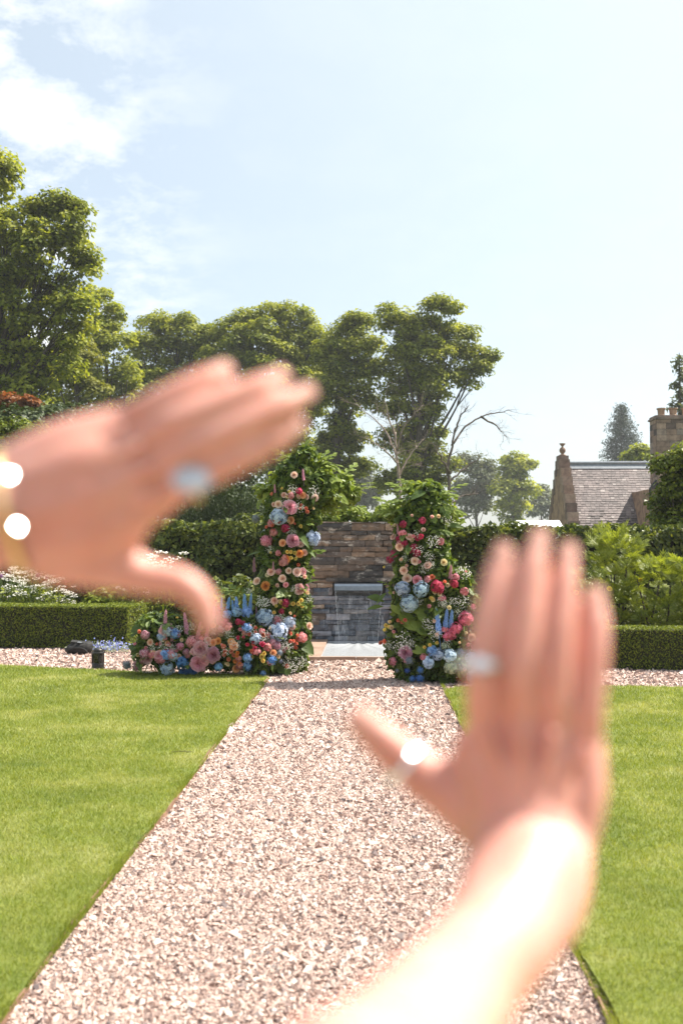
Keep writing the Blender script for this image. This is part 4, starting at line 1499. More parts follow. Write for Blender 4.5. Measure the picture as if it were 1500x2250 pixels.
def fillers(root, Y, L, n, kinds, seed, box):
    r = np.random.default_rng(seed)
    x0, x1, y0, y1 = box
    items = []
    while len(items) < n:
        x, y = r.uniform(x0, x1), r.uniform(y0, y1)
        if not any(np.hypot(P(x, y, Y)[0] - c[0], P(x, y, Y)[2] - c[2]) < rr * .85 for c, rr in L): continue
        k, c = kinds[r.integers(len(kinds))]
        items.append((k, c, x, y, {'S': r.uniform(3, 5.5), 'W': r.uniform(9, 16), 'X': r.uniform(5, 8), 'R': r.uniform(5, 8), 'M': r.uniform(7, 10), 'H': r.uniform(8, 11), 'P': r.uniform(8, 12)}[k]))
    flowers(root, Y, L, items, 0, 0, 1.0)


def leaf_parts(root, L, kinds, n, smin, smax, seed, front=True):
    r = np.random.default_rng(seed)
    w = np.array([rr * rr for c, rr in L]); w /= w.sum()
    for i in range(n):
        c, rr = L[r.choice(len(L), p=w)]
        d = unit(r.normal(size=3))
        if front and d[1] > .35: d[1] = -d[1]
        p = c + d * rr * r.uniform(.68, .92)
        if p[2] < .06: continue
        k = kinds[r.integers(len(kinds))]
        nv = unit(d * .3 + np.array([0, -.35, .75]) + r.normal(0, .3, 3))
        o = link({'palmate': 'palmate_leaf', 'long': 'long_leaf', 'round': 'leaf', 'sprig': 'leaf_sprig', 'bright_sprig': 'leaf_sprig', 'frond': 'frond', 'grey': 'leaf_sprig'}[k], LEAFS[k], root)
        t_ = Vector(unit(d + r.normal(0, .35, 3) + np.array([0, 0, .15])))
        z_ = Vector(nv); x_ = (t_ - z_ * t_.dot(z_)).normalized(); y_ = z_.cross(x_)
        o.rotation_euler = Matrix((x_, y_, z_)).transposed().to_euler()
        o.location = Vector(p) - Vector(root.location)
        o.scale = (r.uniform(smin, smax),) * 3


# ---- flower column beside the mound
YL = 12.75
lobL = [(668, 1008, 30), (650, 1045, 42), (640, 1085, 46), (690, 1070, 42), (625, 1120, 44), (665, 1130, 44), (622, 1165, 46), (640, 1200, 48), (612, 1225, 44), (640, 1255, 46), (622, 1290, 50),
        (640, 1325, 46), (610, 1350, 52), (640, 1380, 46), (612, 1405, 56), (628, 1440, 50), (600, 1455, 46)]
LL = lobes_world(YL, lobL)
colL = empty('flower_column', (P(625, 1201, YL)[0], YL, 0), 'taller flower column with peonies and pale blue hydrangeas, rising from the flower mound', 'flower column')
cores(colL, LL)
foliage(colL, LL, M['arch'], .085, 1050, 11)
topL = lobes_world(YL + .25, [(655, 1035, 38), (700, 1045, 40), (745, 1068, 36), (720, 1095, 42), (610, 1068, 34), (582, 1082, 24), (772, 1090, 22), (676, 1002, 22), (700, 1010, 18), (640, 1015, 20)])
foliage(colL, topL, M['bright'], .095, 420, 12, 'beech_foliage', .3)
leaf_parts(colL, topL, ['bright_sprig'], 60, .16, .36, 13)
leaf_parts(colL, LL, ['sprig', 'round', 'long', 'sprig'], 70, .13, .27, 14)
leaf_parts(colL, LL[4:12], ['sprig', 'long'], 26, .22, .34, 15)
FL = [('H', 'pale', 282, 475, 42), ('P', 'pink', 340, 418, 38), ('H', 'pale', 455, 597, 38), ('P', 'pink', 358, 603, 34), ('M', 'pink', 222, 607, 30), ('R', 'peach', 357, 484, 20), ('R', 'peach', 408, 348, 18),
      ('R', 'blush', 366, 240, 18), ('S', 'coral', 225, 522, 10), ('S', 'coral', 256, 520, 10), ('S', 'coral', 258, 550, 13), ('S', 'coral', 405, 405, 9), ('S', 'coral', 431, 418, 11), ('S', 'coral', 435, 445, 12),
      ('S', 'coral', 407, 424, 10), ('S', 'yellow', 404, 514, 11), ('S', 'yellow', 335, 353, 10), ('S', 'yellow', 305, 315, 8), ('S', 'yellow', 338, 325, 8), ('S', 'yellow', 352, 655, 11), ('S', 'yellow', 333, 655, 11),
      ('S', 'yellow', 370, 665, 11), ('S', 'yellow', 350, 690, 11), ('S', 'yellow', 372, 690, 10), ('S', 'yellow', 245, 668, 8), ('R', 'orange', 327, 692, 20), ('R', 'orange', 394, 665, 20), ('R', 'peach', 310, 612, 19), ('X', 'rosepink', 310, 722, 24),
      ('D', 'mauve', 148, 725, 18, 80), ('D', 'rosepink', 252, 735, 18, 55), ('R', 'blush', 244, 775, 21), ('R', 'blush', 305, 807, 20), ('R', 'blush', 377, 772, 23), ('R', 'rosepink', 410, 768, 19), ('R', 'blush', 173, 825, 21),
      ('R', 'blush', 398, 622, 17), ('R', 'orange', 218, 845, 24), ('R', 'rosepink', 322, 842, 14), ('P', 'rosepink', 387, 863, 26), ('R', 'blush', 268, 923, 21), ('D', 'pink', 262, 308, 18, 50), ('D', 'pink', 418, 232, 20, 65),
      ('D', 'magenta', 482, 345, 18, 60), ('X', 'magenta', 388, 325, 16), ('X', 'magenta', 315, 530, 20), ('S', 'yellow', 292, 947, 13), ('S', 'yellow', 265, 962, 10), ('S', 'yellow', 310, 968, 11), ('S', 'yellow', 360, 942, 13),
      ('S', 'yellow', 387, 940, 13), ('S', 'yellow', 405, 930, 13), ('S', 'yellow', 405, 960, 12), ('S', 'yellow', 252, 995, 11), ('X', 'magenta', 325, 938, 20), ('X', 'magenta', 300, 985, 14), ('X', 'pink', 272, 1038, 21), ('H', 'pale', 213, 1022, 43),
      ('H', 'pale', 330, 1042, 32), ('H', 'pale', 277, 1105, 48), ('W', 'white', 205, 950, 42), ('W', 'white', 350, 555, 32), ('W', 'white', 330, 1175, 42), ('W', 'white', 240, 645, 26), ('S', 'coral', 337, 1105, 11), ('S', 'coral', 345, 1148, 12), ('S', 'coral', 365, 1160, 12),
      ('S', 'coral', 370, 1185, 11), ('X', 'rosepink', 405, 1125, 24), ('S', 'coral', 380, 1130, 11), ('R', 'cream', 228, 788, 13), ('X', 'mauve', 285, 770, 14), ('D', 'mauve', 160, 980, 18, 50), ('R', 'blush', 285, 1200, 12), ('H', 'grey', 165, 470, 20)]
flowers(colL, YL, LL, FL, 500, 950, .4)
fillers(colL, YL, LL, 60, [('S', 'blush'), ('S', 'coral'), ('S', 'cream'), ('W', 'white'), ('X', 'rosepink'), ('R', 'blush')], 51, (560, 700, 1060, 1470))
# further blooms on the far side and flank of the column
for i in range(26):
    c, rr = LL[rng.integers(1, len(LL))]
    d = unit(np.array([rng.normal(), abs(rng.normal()) + .3, rng.normal() * .4]))
    k = 'RSPH'[i % 4]
    put(colL, {'R': ROSE, 'S': SPRAY, 'P': PEONY, 'H': HYD[0]}[k], KIND[k][0], c + d * rr * .95, d, {'R': .045, 'S': .03, 'P': .08, 'H': .1}[k], COLS[['blush', 'coral', 'pink', 'pale'][i % 4]])

# ---- low mound of flowers spilling from that column
YM = 12.45
lobM = [(335, 1380, 34), (370, 1385, 38), (320, 1430, 30), (360, 1430, 40), (405, 1420, 42), (425, 1385, 34), (450, 1430, 44), (475, 1395, 38), (500, 1430, 46), (520, 1385, 40), (545, 1425, 46), (575, 1440, 44), (560, 1390, 36), (500, 1360, 26)]
LM = lobes_world(YM, lobM)
mound = empty('flower_mound', (P(450, 1201, YM)[0], YM, 0), 'low mound of mixed flowers with pink and blue spikes at the lawn edge', 'flower arrangement')
cores(mound, LM)
foliage(mound, LM, M['arch'], .08, 1000, 21)
leaf_parts(mound, LM, ['sprig', 'round', 'long', 'sprig', 'round'], 80, .12, .24, 22)
leaf_parts(mound, LM[:4], ['round', 'sprig', 'long'], 30, .16, .28, 23)
leaf_parts(mound, lobes_world(YM + .5, [(520, 1330, 40), (560, 1310, 40), (500, 1300, 30)]), ['sprig', 'bright_sprig'], 34, .2, .36, 24)
FM = [('D', 'delph', 825, 1240, 19, 150), ('D', 'delph', 880, 1250, 17, 120), ('D', 'delph', 910, 1240, 19, 150), ('D', 'delph', 965, 1225, 19, 160), ('D', 'delph', 1000, 1205, 17, 130), ('D', 'delph', 790, 1215, 15, 90), ('H', 'delph', 970, 1292, 36), ('H', 'delph', 830, 1310, 30),
      ('X', 'delph', 900, 1300, 34), ('D', 'rosepink', 375, 1340, 17, 160), ('D', 'rosepink', 435, 1430, 17, 140), ('D', 'pink', 540, 1360, 18, 160), ('D', 'rosepink', 615, 1420, 18, 150), ('D', 'pink', 680, 1430, 18, 140), ('D', 'rosepink', 345, 1495, 22, 80), ('X', 'pink', 290, 1592, 26),
      ('X', 'magenta', 390, 1580, 26), ('P', 'pink', 745, 1595, 53), ('P', 'rosepink', 642, 1555, 52), ('P', 'pink', 630, 1650, 55), ('M', 'rosepink', 585, 1510, 40), ('M', 'pink', 345, 1620, 36), ('M', 'rosepink', 440, 1602, 38), ('M', 'mauve', 225, 1592, 35), ('M', 'mauve', 192, 1660, 36),
      ('M', 'pink', 495, 1540, 26), ('H', 'pale', 392, 1685, 50), ('H', 'blue', 513, 1635, 43), ('H', 'blue', 515, 1702, 40), ('H', 'blue', 582, 1692, 43), ('G', 'blue', 1150, 1635, 34), ('G', 'deep', 990, 1680, 34), ('G', 'grey', 1200, 1588, 23), ('G', 'grey', 1210, 1645, 16),
      ('H', 'delph', 1100, 1725, 20), ('R', 'peach', 745, 1515, 29), ('R', 'orange', 775, 1495, 23), ('R', 'peach', 868, 1490, 25), ('R', 'peach', 888, 1532, 31), ('R', 'peach', 890, 1685, 29), ('S', 'coral', 805, 1545, 19), ('S', 'coral', 820, 1575, 17), ('S', 'coral', 820, 1602, 17),
      ('S', 'coral', 850, 1627, 17), ('S', 'coral', 865, 1565, 17), ('S', 'coral', 878, 1602, 16), ('S', 'orange', 915, 1578, 15), ('S', 'orange', 917, 1606, 17), ('S', 'orange', 930, 1650, 17), ('S', 'orange', 888, 1636, 17), ('S', 'coral', 1000, 1395, 15), ('S', 'coral', 1040, 1410, 15),
      ('S', 'coral', 1045, 1437, 15), ('S', 'coral', 998, 1450, 16), ('S', 'coral', 1085, 1452, 20), ('S', 'coral', 1280, 1440, 14), ('S', 'coral', 1330, 1465, 14), ('S', 'coral', 1295, 1495, 14), ('S', 'coral', 1375, 1497, 14), ('S', 'coral', 1325, 1522, 13), ('S', 'coral', 1325, 1550, 13),
      ('S', 'hot', 912, 1467, 16), ('S', 'hot', 957, 1425, 16), ('S', 'hot', 962, 1455, 15), ('S', 'hot', 962, 1478, 14), ('S', 'hot', 978, 1521, 15), ('S', 'hot', 1022, 1515, 16), ('S', 'hot', 1030, 1550, 17), ('S', 'hot', 1020, 1577, 16), ('S', 'hot', 1090, 1530, 23),
      ('S', 'hot', 1120, 1552, 15), ('X', 'magenta', 912, 1362, 20), ('X', 'magenta', 945, 1370, 17), ('X', 'rosepink', 1375, 1470, 26), ('X', 'magenta', 820, 1372, 32), ('X', 'rosepink', 850, 1397, 26), ('D', 'magenta', 775, 1300, 22, 150), ('D', 'phlox', 740, 1290, 22, 120), ('S', 'yellow', 1090, 1612, 21),
      ('S', 'yellow', 1102, 1590, 17), ('S', 'yellow', 1030, 1607, 17), ('S', 'yellow', 1095, 1642, 17), ('S', 'yellow', 815, 1355, 11), ('S', 'yellow', 470, 1340, 10), ('W', 'white', 1070, 1500, 42), ('W', 'white', 1135, 1500, 32), ('W', 'white', 1240, 1540, 42), ('W', 'white', 1090, 1230, 58),
      ('W', 'white', 855, 1440, 40), ('W', 'white', 1290, 1690, 48), ('W', 'white', 262, 1720, 46), ('W', 'white', 985, 1150, 36), ('W', 'white', 730, 1430, 34), ('H', 'grey', 125, 1655, 30), ('R', 'rosepink', 700, 1500, 18), ('M', 'pink', 560, 1600, 20)]
flowers(mound, YM, LM, FM, 250, 960, .3)
fillers(mound, YM, LM, 34, [('H', 'pale'), ('P', 'rosepink'), ('R', 'blush'), ('R', 'peach'), ('H', 'delph'), ('W', 'white')], 57, (300, 620, 1375, 1475))
fillers(mound, YM, LM, 55, [('S', 'coral'), ('S', 'rosepink'), ('W', 'white'), ('X', 'rosepink'), ('M', 'mauve'), ('S', 'cream')], 52, (300, 620, 1375, 1475))

# ---- flower column across the path
YR = 12.0
lobR = [(945, 1085, 28), (925, 1120, 40), (960, 1125, 36), (905, 1160, 40), (945, 1165, 46), (900, 1200, 36), (940, 1210, 50), (910, 1245, 46), (955, 1260, 50), (900, 1290, 44), (950, 1300, 54), (1000, 1290, 44), (905, 1340, 46), (960, 1345, 58),
        (1015, 1340, 46), (890, 1390, 44), (945, 1395, 60), (1010, 1390, 54), (880, 1435, 38), (930, 1445, 56), (990, 1440, 60), (1035, 1420, 40), (900, 1470, 36), (960, 1470, 40), (1040, 1330, 26), (1025, 1465, 36)]
LR = lobes_world(YR, lobR)
colR = empty('flower_column', (P(950, 1201, YR)[0], YR, 0), 'shorter, wider flower column with blush roses and magenta sprays, across the path from the mound', 'flower column')
cores(colR, LR)
foliage(colR, LR, M['arch'], .08, 950, 31)
topR = lobes_world(YR + .2, [(930, 1090, 34), (965, 1110, 36), (900, 1120, 34), (990, 1140, 30), (870, 1135, 24), (945, 1075, 24), (905, 1075, 20)])
foliage(colR, topR, M['bright'], .09, 420, 32, 'beech_foliage', .3)
leaf_parts(colR, topR, ['bright_sprig'], 50, .18, .32, 33)
leaf_parts(colR, LR, ['sprig', 'round', 'long', 'sprig'], 80, .12, .26, 34)
FR = [('R', 'blush', 920, 585, 17), ('R', 'blush', 997, 588, 20), ('R', 'blush', 950, 628, 22), ('R', 'blush', 1023, 714, 22), ('R', 'blush', 973, 757, 21), ('R', 'blush', 1102, 743, 21), ('R', 'blush', 985, 812, 24), ('R', 'cream', 1180, 715, 18), ('X', 'magenta', 968, 510, 17),
      ('X', 'magenta', 1067, 490, 17), ('X', 'magenta', 945, 592, 16), ('X', 'magenta', 970, 610, 16), ('S', 'hot', 1035, 580, 17), ('S', 'hot', 1057, 572, 16), ('X', 'magenta', 1028, 633, 17), ('S', 'hot', 1012, 655, 14), ('X', 'magenta', 1042, 662, 20), ('X', 'magenta', 920, 668, 19),
      ('X', 'magenta', 895, 700, 17), ('D', 'rosepink', 935, 530, 18, 60), ('D', 'rosepink', 1220, 765, 20, 80), ('R', 'pink', 1035, 817, 25), ('S', 'coral', 1120, 795, 15), ('X', 'hot', 1145, 852, 30), ('S', 'coral', 1210, 830, 14), ('X', 'hot', 1242, 835, 20), ('S', 'coral', 1183, 830, 11),
      ('X', 'magenta', 1162, 868, 18), ('X', 'rosepink', 1100, 815, 18), ('H', 'pale', 958, 858, 37), ('H', 'pale', 1070, 862, 38), ('H', 'pale', 998, 950, 43), ('S', 'cream', 1157, 888, 13), ('S', 'cream', 1130, 885, 12), ('S', 'yellow', 1112, 910, 12), ('S', 'cream', 1132, 920, 13),
      ('S', 'yellow', 870, 750, 8), ('S', 'yellow', 880, 1062, 12), ('S', 'yellow', 893, 1077, 11), ('S', 'yellow', 877, 1090, 12), ('S', 'cream', 897, 1047, 11), ('S', 'coral', 973, 1022, 12), ('S', 'coral', 968, 1048, 15), ('S', 'coral', 880, 1145, 15), ('S', 'coral', 850, 1165, 13),
      ('S', 'coral', 945, 1030, 11), ('D', 'delph', 1160, 1040, 19, 150), ('D', 'delph', 1190, 1030, 18, 130), ('D', 'delph', 1222, 1030, 18, 120), ('X', 'phlox', 1300, 1030, 34), ('X', 'phlox', 1255, 1080, 28), ('X', 'phlox', 1215, 1105, 28), ('X', 'phlox', 1198, 1120, 22), ('W', 'white', 1125, 610, 46),
      ('W', 'white', 1290, 780, 50), ('W', 'white', 960, 1150, 58), ('W', 'white', 1130, 1110, 42), ('W', 'white', 1290, 930, 42), ('W', 'white', 1010, 1170, 34), ('W', 'white', 890, 1180, 30), ('P', 'pink', 968, 1215, 36), ('G', 'grey', 1002, 1253, 25), ('H', 'green', 1217, 1285, 33), ('H', 'delph', 1118, 1198, 25),
      ('H', 'pale', 1158, 1222, 29), ('H', 'pale', 1220, 1228, 33), ('H', 'pale', 1097, 1262, 29), ('G', 'blue', 1050, 1297, 19), ('G', 'blue', 1048, 1342, 24), ('G', 'blue', 1012, 1350, 18), ('G', 'deep', 985, 1308, 15), ('S', 'yellow', 1115, 1168, 11), ('S', 'yellow', 1148, 1152, 10),
      ('S', 'yellow', 1085, 1183, 10), ('S', 'yellow', 1125, 1215, 9), ('H', 'green', 1188, 1180, 16), ('G', 'grey', 1278, 1215, 21), ('H', 'pale', 1330, 1240, 30), ('P', 'pink', 1360, 1160, 34), ('R', 'blush', 1330, 1120, 22), ('H', 'pale', 1340, 1330, 32), ('M', 'rosepink', 1310, 1380, 28), ('G', 'grey', 940, 1310, 12)]
flowers(colR, YR, LR, FR, 500, 950, .4)
fillers(colR, YR, LR, 60, [('S', 'blush'), ('S', 'rosepink'), ('W', 'white'), ('X', 'pink'), ('S', 'cream'), ('W', 'white')], 53, (860, 1060, 1130, 1480))
for (cx_, cy_, sz, k) in ((940, 1000, .30, 'palmate'), (1040, 1000, .22, 'palmate'), (1030, 1085, .28, 'palmate'), (1060, 1215, .2, 'palmate'), (860, 930, .26, 'long'), (850, 905, .24, 'long'), (855, 955, .24, 'long'), (1110, 1290, .2, 'round'), (870, 880, .2, 'long')):
    p, nv = surf(500 + .4 * cx_, 950 + .4 * cy_, YR, LR)
    o = put(colR, LEAFS[k], 'palmate_leaf' if k == 'palmate' else 'long_leaf', p - np.array([0, .05, 0]), unit(np.array([-.2 if k == 'long' else .1, -.8, .6])), sz * .9, spin=math.pi + rng.normal(0, .4) if k == 'long' else 1.2 + rng.normal(0, .5))
for i in range(24):
    c, rr = LR[rng.integers(1, len(LR))]
    d = unit(np.array([rng.normal(), abs(rng.normal()) + .3, rng.normal() * .4]))
    k = 'RSPH'[i % 4]
    put(colR, {'R': ROSE, 'S': SPRAY, 'P': PEONY, 'H': HYD[0]}[k], KIND[k][0], c + d * rr * .95, d, {'R': .045, 'S': .03, 'P': .08, 'H': .1}[k], COLS[['blush', 'magenta', 'pink', 'pale'][i % 4]])
pp = G(962, 1497)
mb = MB(); mb.lathe([(0, 0), (.095, 0), (.12, .22), (.13, .22), (.13, .25), (.11, .25), (.10, .2), (0, .2)], (0, 0, 0), 18)
o = mb.build('flower_pot', M['black'], smooth=False, loc=(pp[0], pp[1] + .05, -.012)); tag(o, 'black plastic pot at the foot of the shorter, wider flower column', 'pot')

# ---- climber lying over the top of the fountain wall
cl = empty('climbing_hydrangea', (CX, WY + .3, WZ), 'bright leafy climber spilling along the top of the fountain wall', 'climber')
cc_ = lobes_world(WY + .25, [(660 + 26 * i, 1136 - 10 * math.sin(i * 1.9), 22 + 5 * math.sin(i * 2.7)) for i in range(13)])
foliage(cl, cc_, M['bright'], .09, 700, 41, 'foliage', .5)
mb = MB(); mb.tube([c + np.array([0, .1, -.1]) for c, r in cc_], .03, 6); child(mb.build('stem', M['bark']), cl)

# ==================================================================== PLANTED BEDS
def soilbed(poly):
    sheet('soil_bed', ccw([tuple(p[:2]) for p in poly]), -.012, M['soil'])


soilbed([(-9.3, HL0[1] + .6), (HL1[0] - .6, HL1[1] + .7), (HL1[0] - .6, 17.7), (-9.3, 19.3)])
soilbed([(1.4, 14.2), (7.5, 13.3), (9.2, 16.0), (1.4, 17.3)])

# tree peony: many cut fronds on woody stems
def tree_peony(px, Y, h, w, n, label, seed, yellow=3):
    r = np.random.default_rng(seed)
    b0 = P(px, 1201, Y); b0[2] = 0
    root = empty('tree_peony', b0, label, 'shrub', 'yellow tree peonies behind the box hedge')
    mb = MB()
    tips = []
    for i in range(9):
        a = r.uniform(0, 6.28); e = b0 + np.array([math.cos(a) * w * r.uniform(.2, .8), math.sin(a) * w * .6, h * r.uniform(.5, .85)])
        pts = np.array([b0 + np.array([0, 0, -.05]), (b0 + e) / 2 + r.normal(0, .06, 3), e])
        mb.tube(pts, [.022, .015, .008], 6)
        tips.append(pts)
    child(mb.build('stems', M['bark']), root)
    for i in range(n):
        tz = r.uniform(.22, 1.0)
        a = r.uniform(0, 6.28)
        rad_ = w * math.sqrt(r.uniform(.05, 1)) * (1.05 - .5 * max(0, tz - .55))
        p = b0 + np.array([math.cos(a) * rad_, math.sin(a) * rad_ * .8, h * tz * r.uniform(.9, 1.03)])
        d = unit(np.array([math.cos(a), math.sin(a) * .8, 1.0 + 1.0 * tz]) + r.normal(0, .3, 3))
        z_ = Vector(unit(np.array([0, -.25, 1]) + r.normal(0, .35, 3)))
        t_ = Vector(d); x_ = (t_ - z_ * t_.dot(z_) * .6).normalized(); y_ = z_.cross(x_).normalized(); z_ = x_.cross(y_)
        o = link('frond', LEAFS['frond'], root, loc=Vector(p) - Vector(b0), scl=r.uniform(.15, .26))
        o.rotation_euler = Matrix((x_, y_, z_)).transposed().to_euler()
    for i in range(yellow):
        a = r.uniform(3.4, 6.0)
        p = b0 + np.array([math.cos(a) * w * .8, math.sin(a) * w * .8, h * r.uniform(.45, .8)])
        put(root, ROSE, 'flower', p, (.1, -.9, .5), .04, (.88, .76, .06))


tree_peony(1352, 14.6, 1.80, .42, 210, 'tallest yellow-green tree peony behind the box hedge', 1, 2)
tree_peony(1440, 14.3, 1.42, .5, 210, 'wide yellow-green tree peony beside the tallest one', 2, 0)
tree_peony(1540, 14.2, 1.5, .5, 160, 'yellow-green tree peony near the clipped leafy shrub', 3, 1)
tree_peony(1290, 14.9, 1.2, .45, 130, 'low yellow-green tree peony half hidden by the raised hand', 4, 2)
tree_peony(1180, 15.2, 1.25, .5, 60, 'yellow-green tree peony hidden behind the raised fingers', 5, 1)

# white perennials behind the box hedge: one plant, copied
def perennial():
    mb = MB(); ms_ = MB()
    V0, F0 = ICO1
    fl = MB()
    for i in range(34):
        a = rng.uniform(0, 6.28); r = rng.uniform(.02, .28)
        tip = np.array([math.cos(a) * r, math.sin(a) * r, rng.uniform(.6, 1.05)])
        mb.tube([(tip[0] * .3, tip[1] * .3, 0), tuple(tip * np.array([.7, .7, .55])), tuple(tip)], [.005, .004, .003], 4)
        for k in range(9):
            d = rdir(1)[0] * np.array([.05, .05, .016])
            fl.add(V0 * np.array([.014, .014, .008]) + tip + d, F0)
    C = np.stack([rng.normal(0, .14, 260), rng.normal(0, .14, 260), rng.uniform(.05, .75, 260)], 1)
    V, F, k = leaf_arrays(C, unit(rdir(260) + np.array([0, 0, .6])), .12, .03, .1)
    return mb, fl, mesh('leaves', V, F, M['peony_leaf'], np.repeat(rng.random(260), k))


mb, fl, lv = perennial()
WHITEP = ['frothy white perennial next to the purple globe flowers', 'frothy white perennial behind the box hedge with the lantern']
proto = empty('white_perennial', (0, 0, 0), WHITEP[1], 'plant', 'white perennials behind the box hedge')
s_o = mb.build('stems', M['stem'], proto); f_o = fl.build('flowers', M['white_blossom'], proto); f_o['kind'] = 'stuff'; l_o = link('leaves', lv, proto)
spots = [(-40, 17.2), (15, 17.0), (45, 17.5), (80, 17.1), (110, 17.6), (-90, 17.4), (150, 17.9), (300, 17.4), (330, 17.9), (355, 17.3)]
for i, (px, Y) in enumerate(spots):
    b0 = P(px, 1201, Y); b0[2] = 0
    if i == 0:
        r_ = proto
    else:
        r_ = proto.copy(); COL.objects.link(r_)
        for c_ in (s_o, f_o, l_o):
            d_ = c_.copy(); COL.objects.link(d_); d_.parent = r_
    r_.location = b0; r_.rotation_euler = (0, 0, i * 1.7); sc_ = [1.15, 1.2, 1.1, 1.2, 1.05, 1.1, .85, 1.35, 1.2, 1.45][i]; r_.scale = (sc_,) * 3
for px, py, Y, lab in ((3, 1266, 16.8, 'purple globe flower nearest the pale perennials'), (84, 1264, 17, 'pale purple globe flower on a tall stem over the white perennials'), (102, 1268, 17.3, 'pale purple globe flower on a tall stem over the white perennials')):
    top = P(px, py, Y)
    r_ = empty('allium', (top[0], top[1], 0), 'pale purple globe flower on a tall stem over the white perennials', 'flower', 'purple globe flowers')
    mb = MB(); mb.tube([(0, 0, 0), (0, 0, top[2])], .006, 5); mb.build('stem', M['stem'], r_)
    put_o = link('flower_head', GLOBE, r_, loc=(0, 0, top[2]), scl=.045); put_o.color = (.34, .18, .36, 1)
# leafy low filler behind the hedge towards the mound
for px, Y, h, lab in ((210, 17.3, .75, 'grassy green plant behind the box hedge'), (270, 17.6, .8, 'grassy green plant behind the box hedge'), (400, 16.6, .95, 'leafy green plant between the mound and the tall hedge'), (470, 16.8, 1.0, 'leafy green plant between the mound and the tall hedge'), (520, 16.4, 1.05, 'leafy green plant between the mound and the tall hedge')):
    b0 = P(px, 1201, Y); b0[2] = 0
    r_ = empty('bed_plant', b0, lab, 'plant', 'leafy plants in the bed')
    L_ = [(b0 + np.array([rng.normal(0, .15), rng.normal(0, .1), h * f]), .24) for f in (.25, .5, .75, .85)]
    foliage(r_, L_, M['hedge'] if px > 350 else M['peony_leaf'], .12, 420, int(px), 'foliage', .3)
    mb = MB(); mb.tube([tuple(b0), tuple(b0 + np.array([0, 0, h]))], .012, 5); child(mb.build('stem', M['stem']), r_)
# catmint on the gravel
cb = G(232, 1436)
cat_o = empty('catmint', (cb[0], cb[1] + .25, 0), 'lavender-blue catmint sprawling at the foot of the box hedge', 'plant')
C = np.stack([rng.normal(0, .20, 700), rng.normal(0, .10, 700), np.abs(rng.normal(0, .06, 700)) + .01], 1)
V, F, k = leaf_arrays(C[:350], unit(rdir(350) + np.array([0, 0, .8])), .05, .022)
link('leaves', mesh('leaves', V, F, M['grey_leaf'], np.repeat(rng.random(350), k)), cat_o)
V, F, k = leaf_arrays(C[350:] + np.array([0, 0, .03]), rdir(350), .035, .022)
o = link('flowers', mesh('flowers', V, F, M['petal_floret'], np.repeat(rng.random(350), k)), cat_o); o.color = (.38, .42, .78, 1); o['kind'] = 'stuff'

# ==================================================================== LANTERN AND BAG
lp = G(212, 1469)
lan = empty('lantern', (lp[0], lp[1] + .08, -.01), 'black metal lantern standing on the gravel by the lawn edge', 'lantern')
mb = MB(); mb.lathe([(0, 0), (.085, 0), (.085, .012), (.080, .05), (.084, .055), (.078, .075), (0, .075)], sides=24); mb.build('base', M['black'], lan)
mb = MB(); mb.lathe([(.066, .075), (.066, .20)], sides=24); mb.build('glass', M['glass'], lan, smooth=True)
for i in range(4):
    a = i * math.pi / 2 + .5
    mb = MB(); mb.tube([(math.cos(a) * .075, math.sin(a) * .075, .07), (math.cos(a) * .075, math.sin(a) * .075, .21)], .009, 6); mb.build('post', M['black'], lan)
mb = MB(); mb.lathe([(0, .198), (.086, .198), (.086, .215), (.066, .222), (.064, .248), (.05, .262), (0, .266)], sides=24); mb.build('lid', M['black'], lan)
a = np.linspace(-.1, math.pi + .1, 16)
mb = MB(); mb.tube(np.stack([.082 * np.cos(a), .02 * np.ones(16), .205 + .07 * np.sin(a)], 1), .004, 6); mb.build('handle', M['black'], lan)
mb = MB(); mb.lathe([(0, .075), (.035, .075), (.035, .13), (0, .13)], sides=14); mb.build('candle', M['blackcloth'], lan)
bp = G(168, 1437)
bag = empty('camera_bag', (bp[0], bp[1] + .14, -.01), 'black soft bag lying slumped on the gravel by the box hedge', 'bag')
V0, F0 = ICO3
V = V0.copy()
V = np.sign(V) * np.abs(V) ** .75
V *= np.array([.20, .14, .09]); V += .012 * np.sin(V0[:, :1] * 9 + V0[:, 1:2] * 7) * V0
V[:, 2] = np.maximum(V[:, 2] + .085, 0) * (1 + .25 * V0[:, 0])
link('body', mesh('body', V, F0, M['blackcloth'], smooth=True), bag, rot=(0, 0, .15))
mb = MB(); mb.box((-.13, -.08, .15), (.07, .07, .185)); o = mb.build('flap', M['blackcloth'], bag, rot=(.1, .12, .1))
mb = MB(); mb.box((-.015, -.145, .185), (.04, -.075, .192)); mb.build('buckle', M['lead'], bag, rot=(.05, .1, .1))
a = np.linspace(0, math.pi, 14)
mb = MB(); mb.tube(np.stack([.02 + .15 * np.cos(a), -.15 - .02 * np.sin(a), .02 + .085 * np.sin(a)], 1), .012, 6); mb.build('strap', M['blackcloth'], bag)

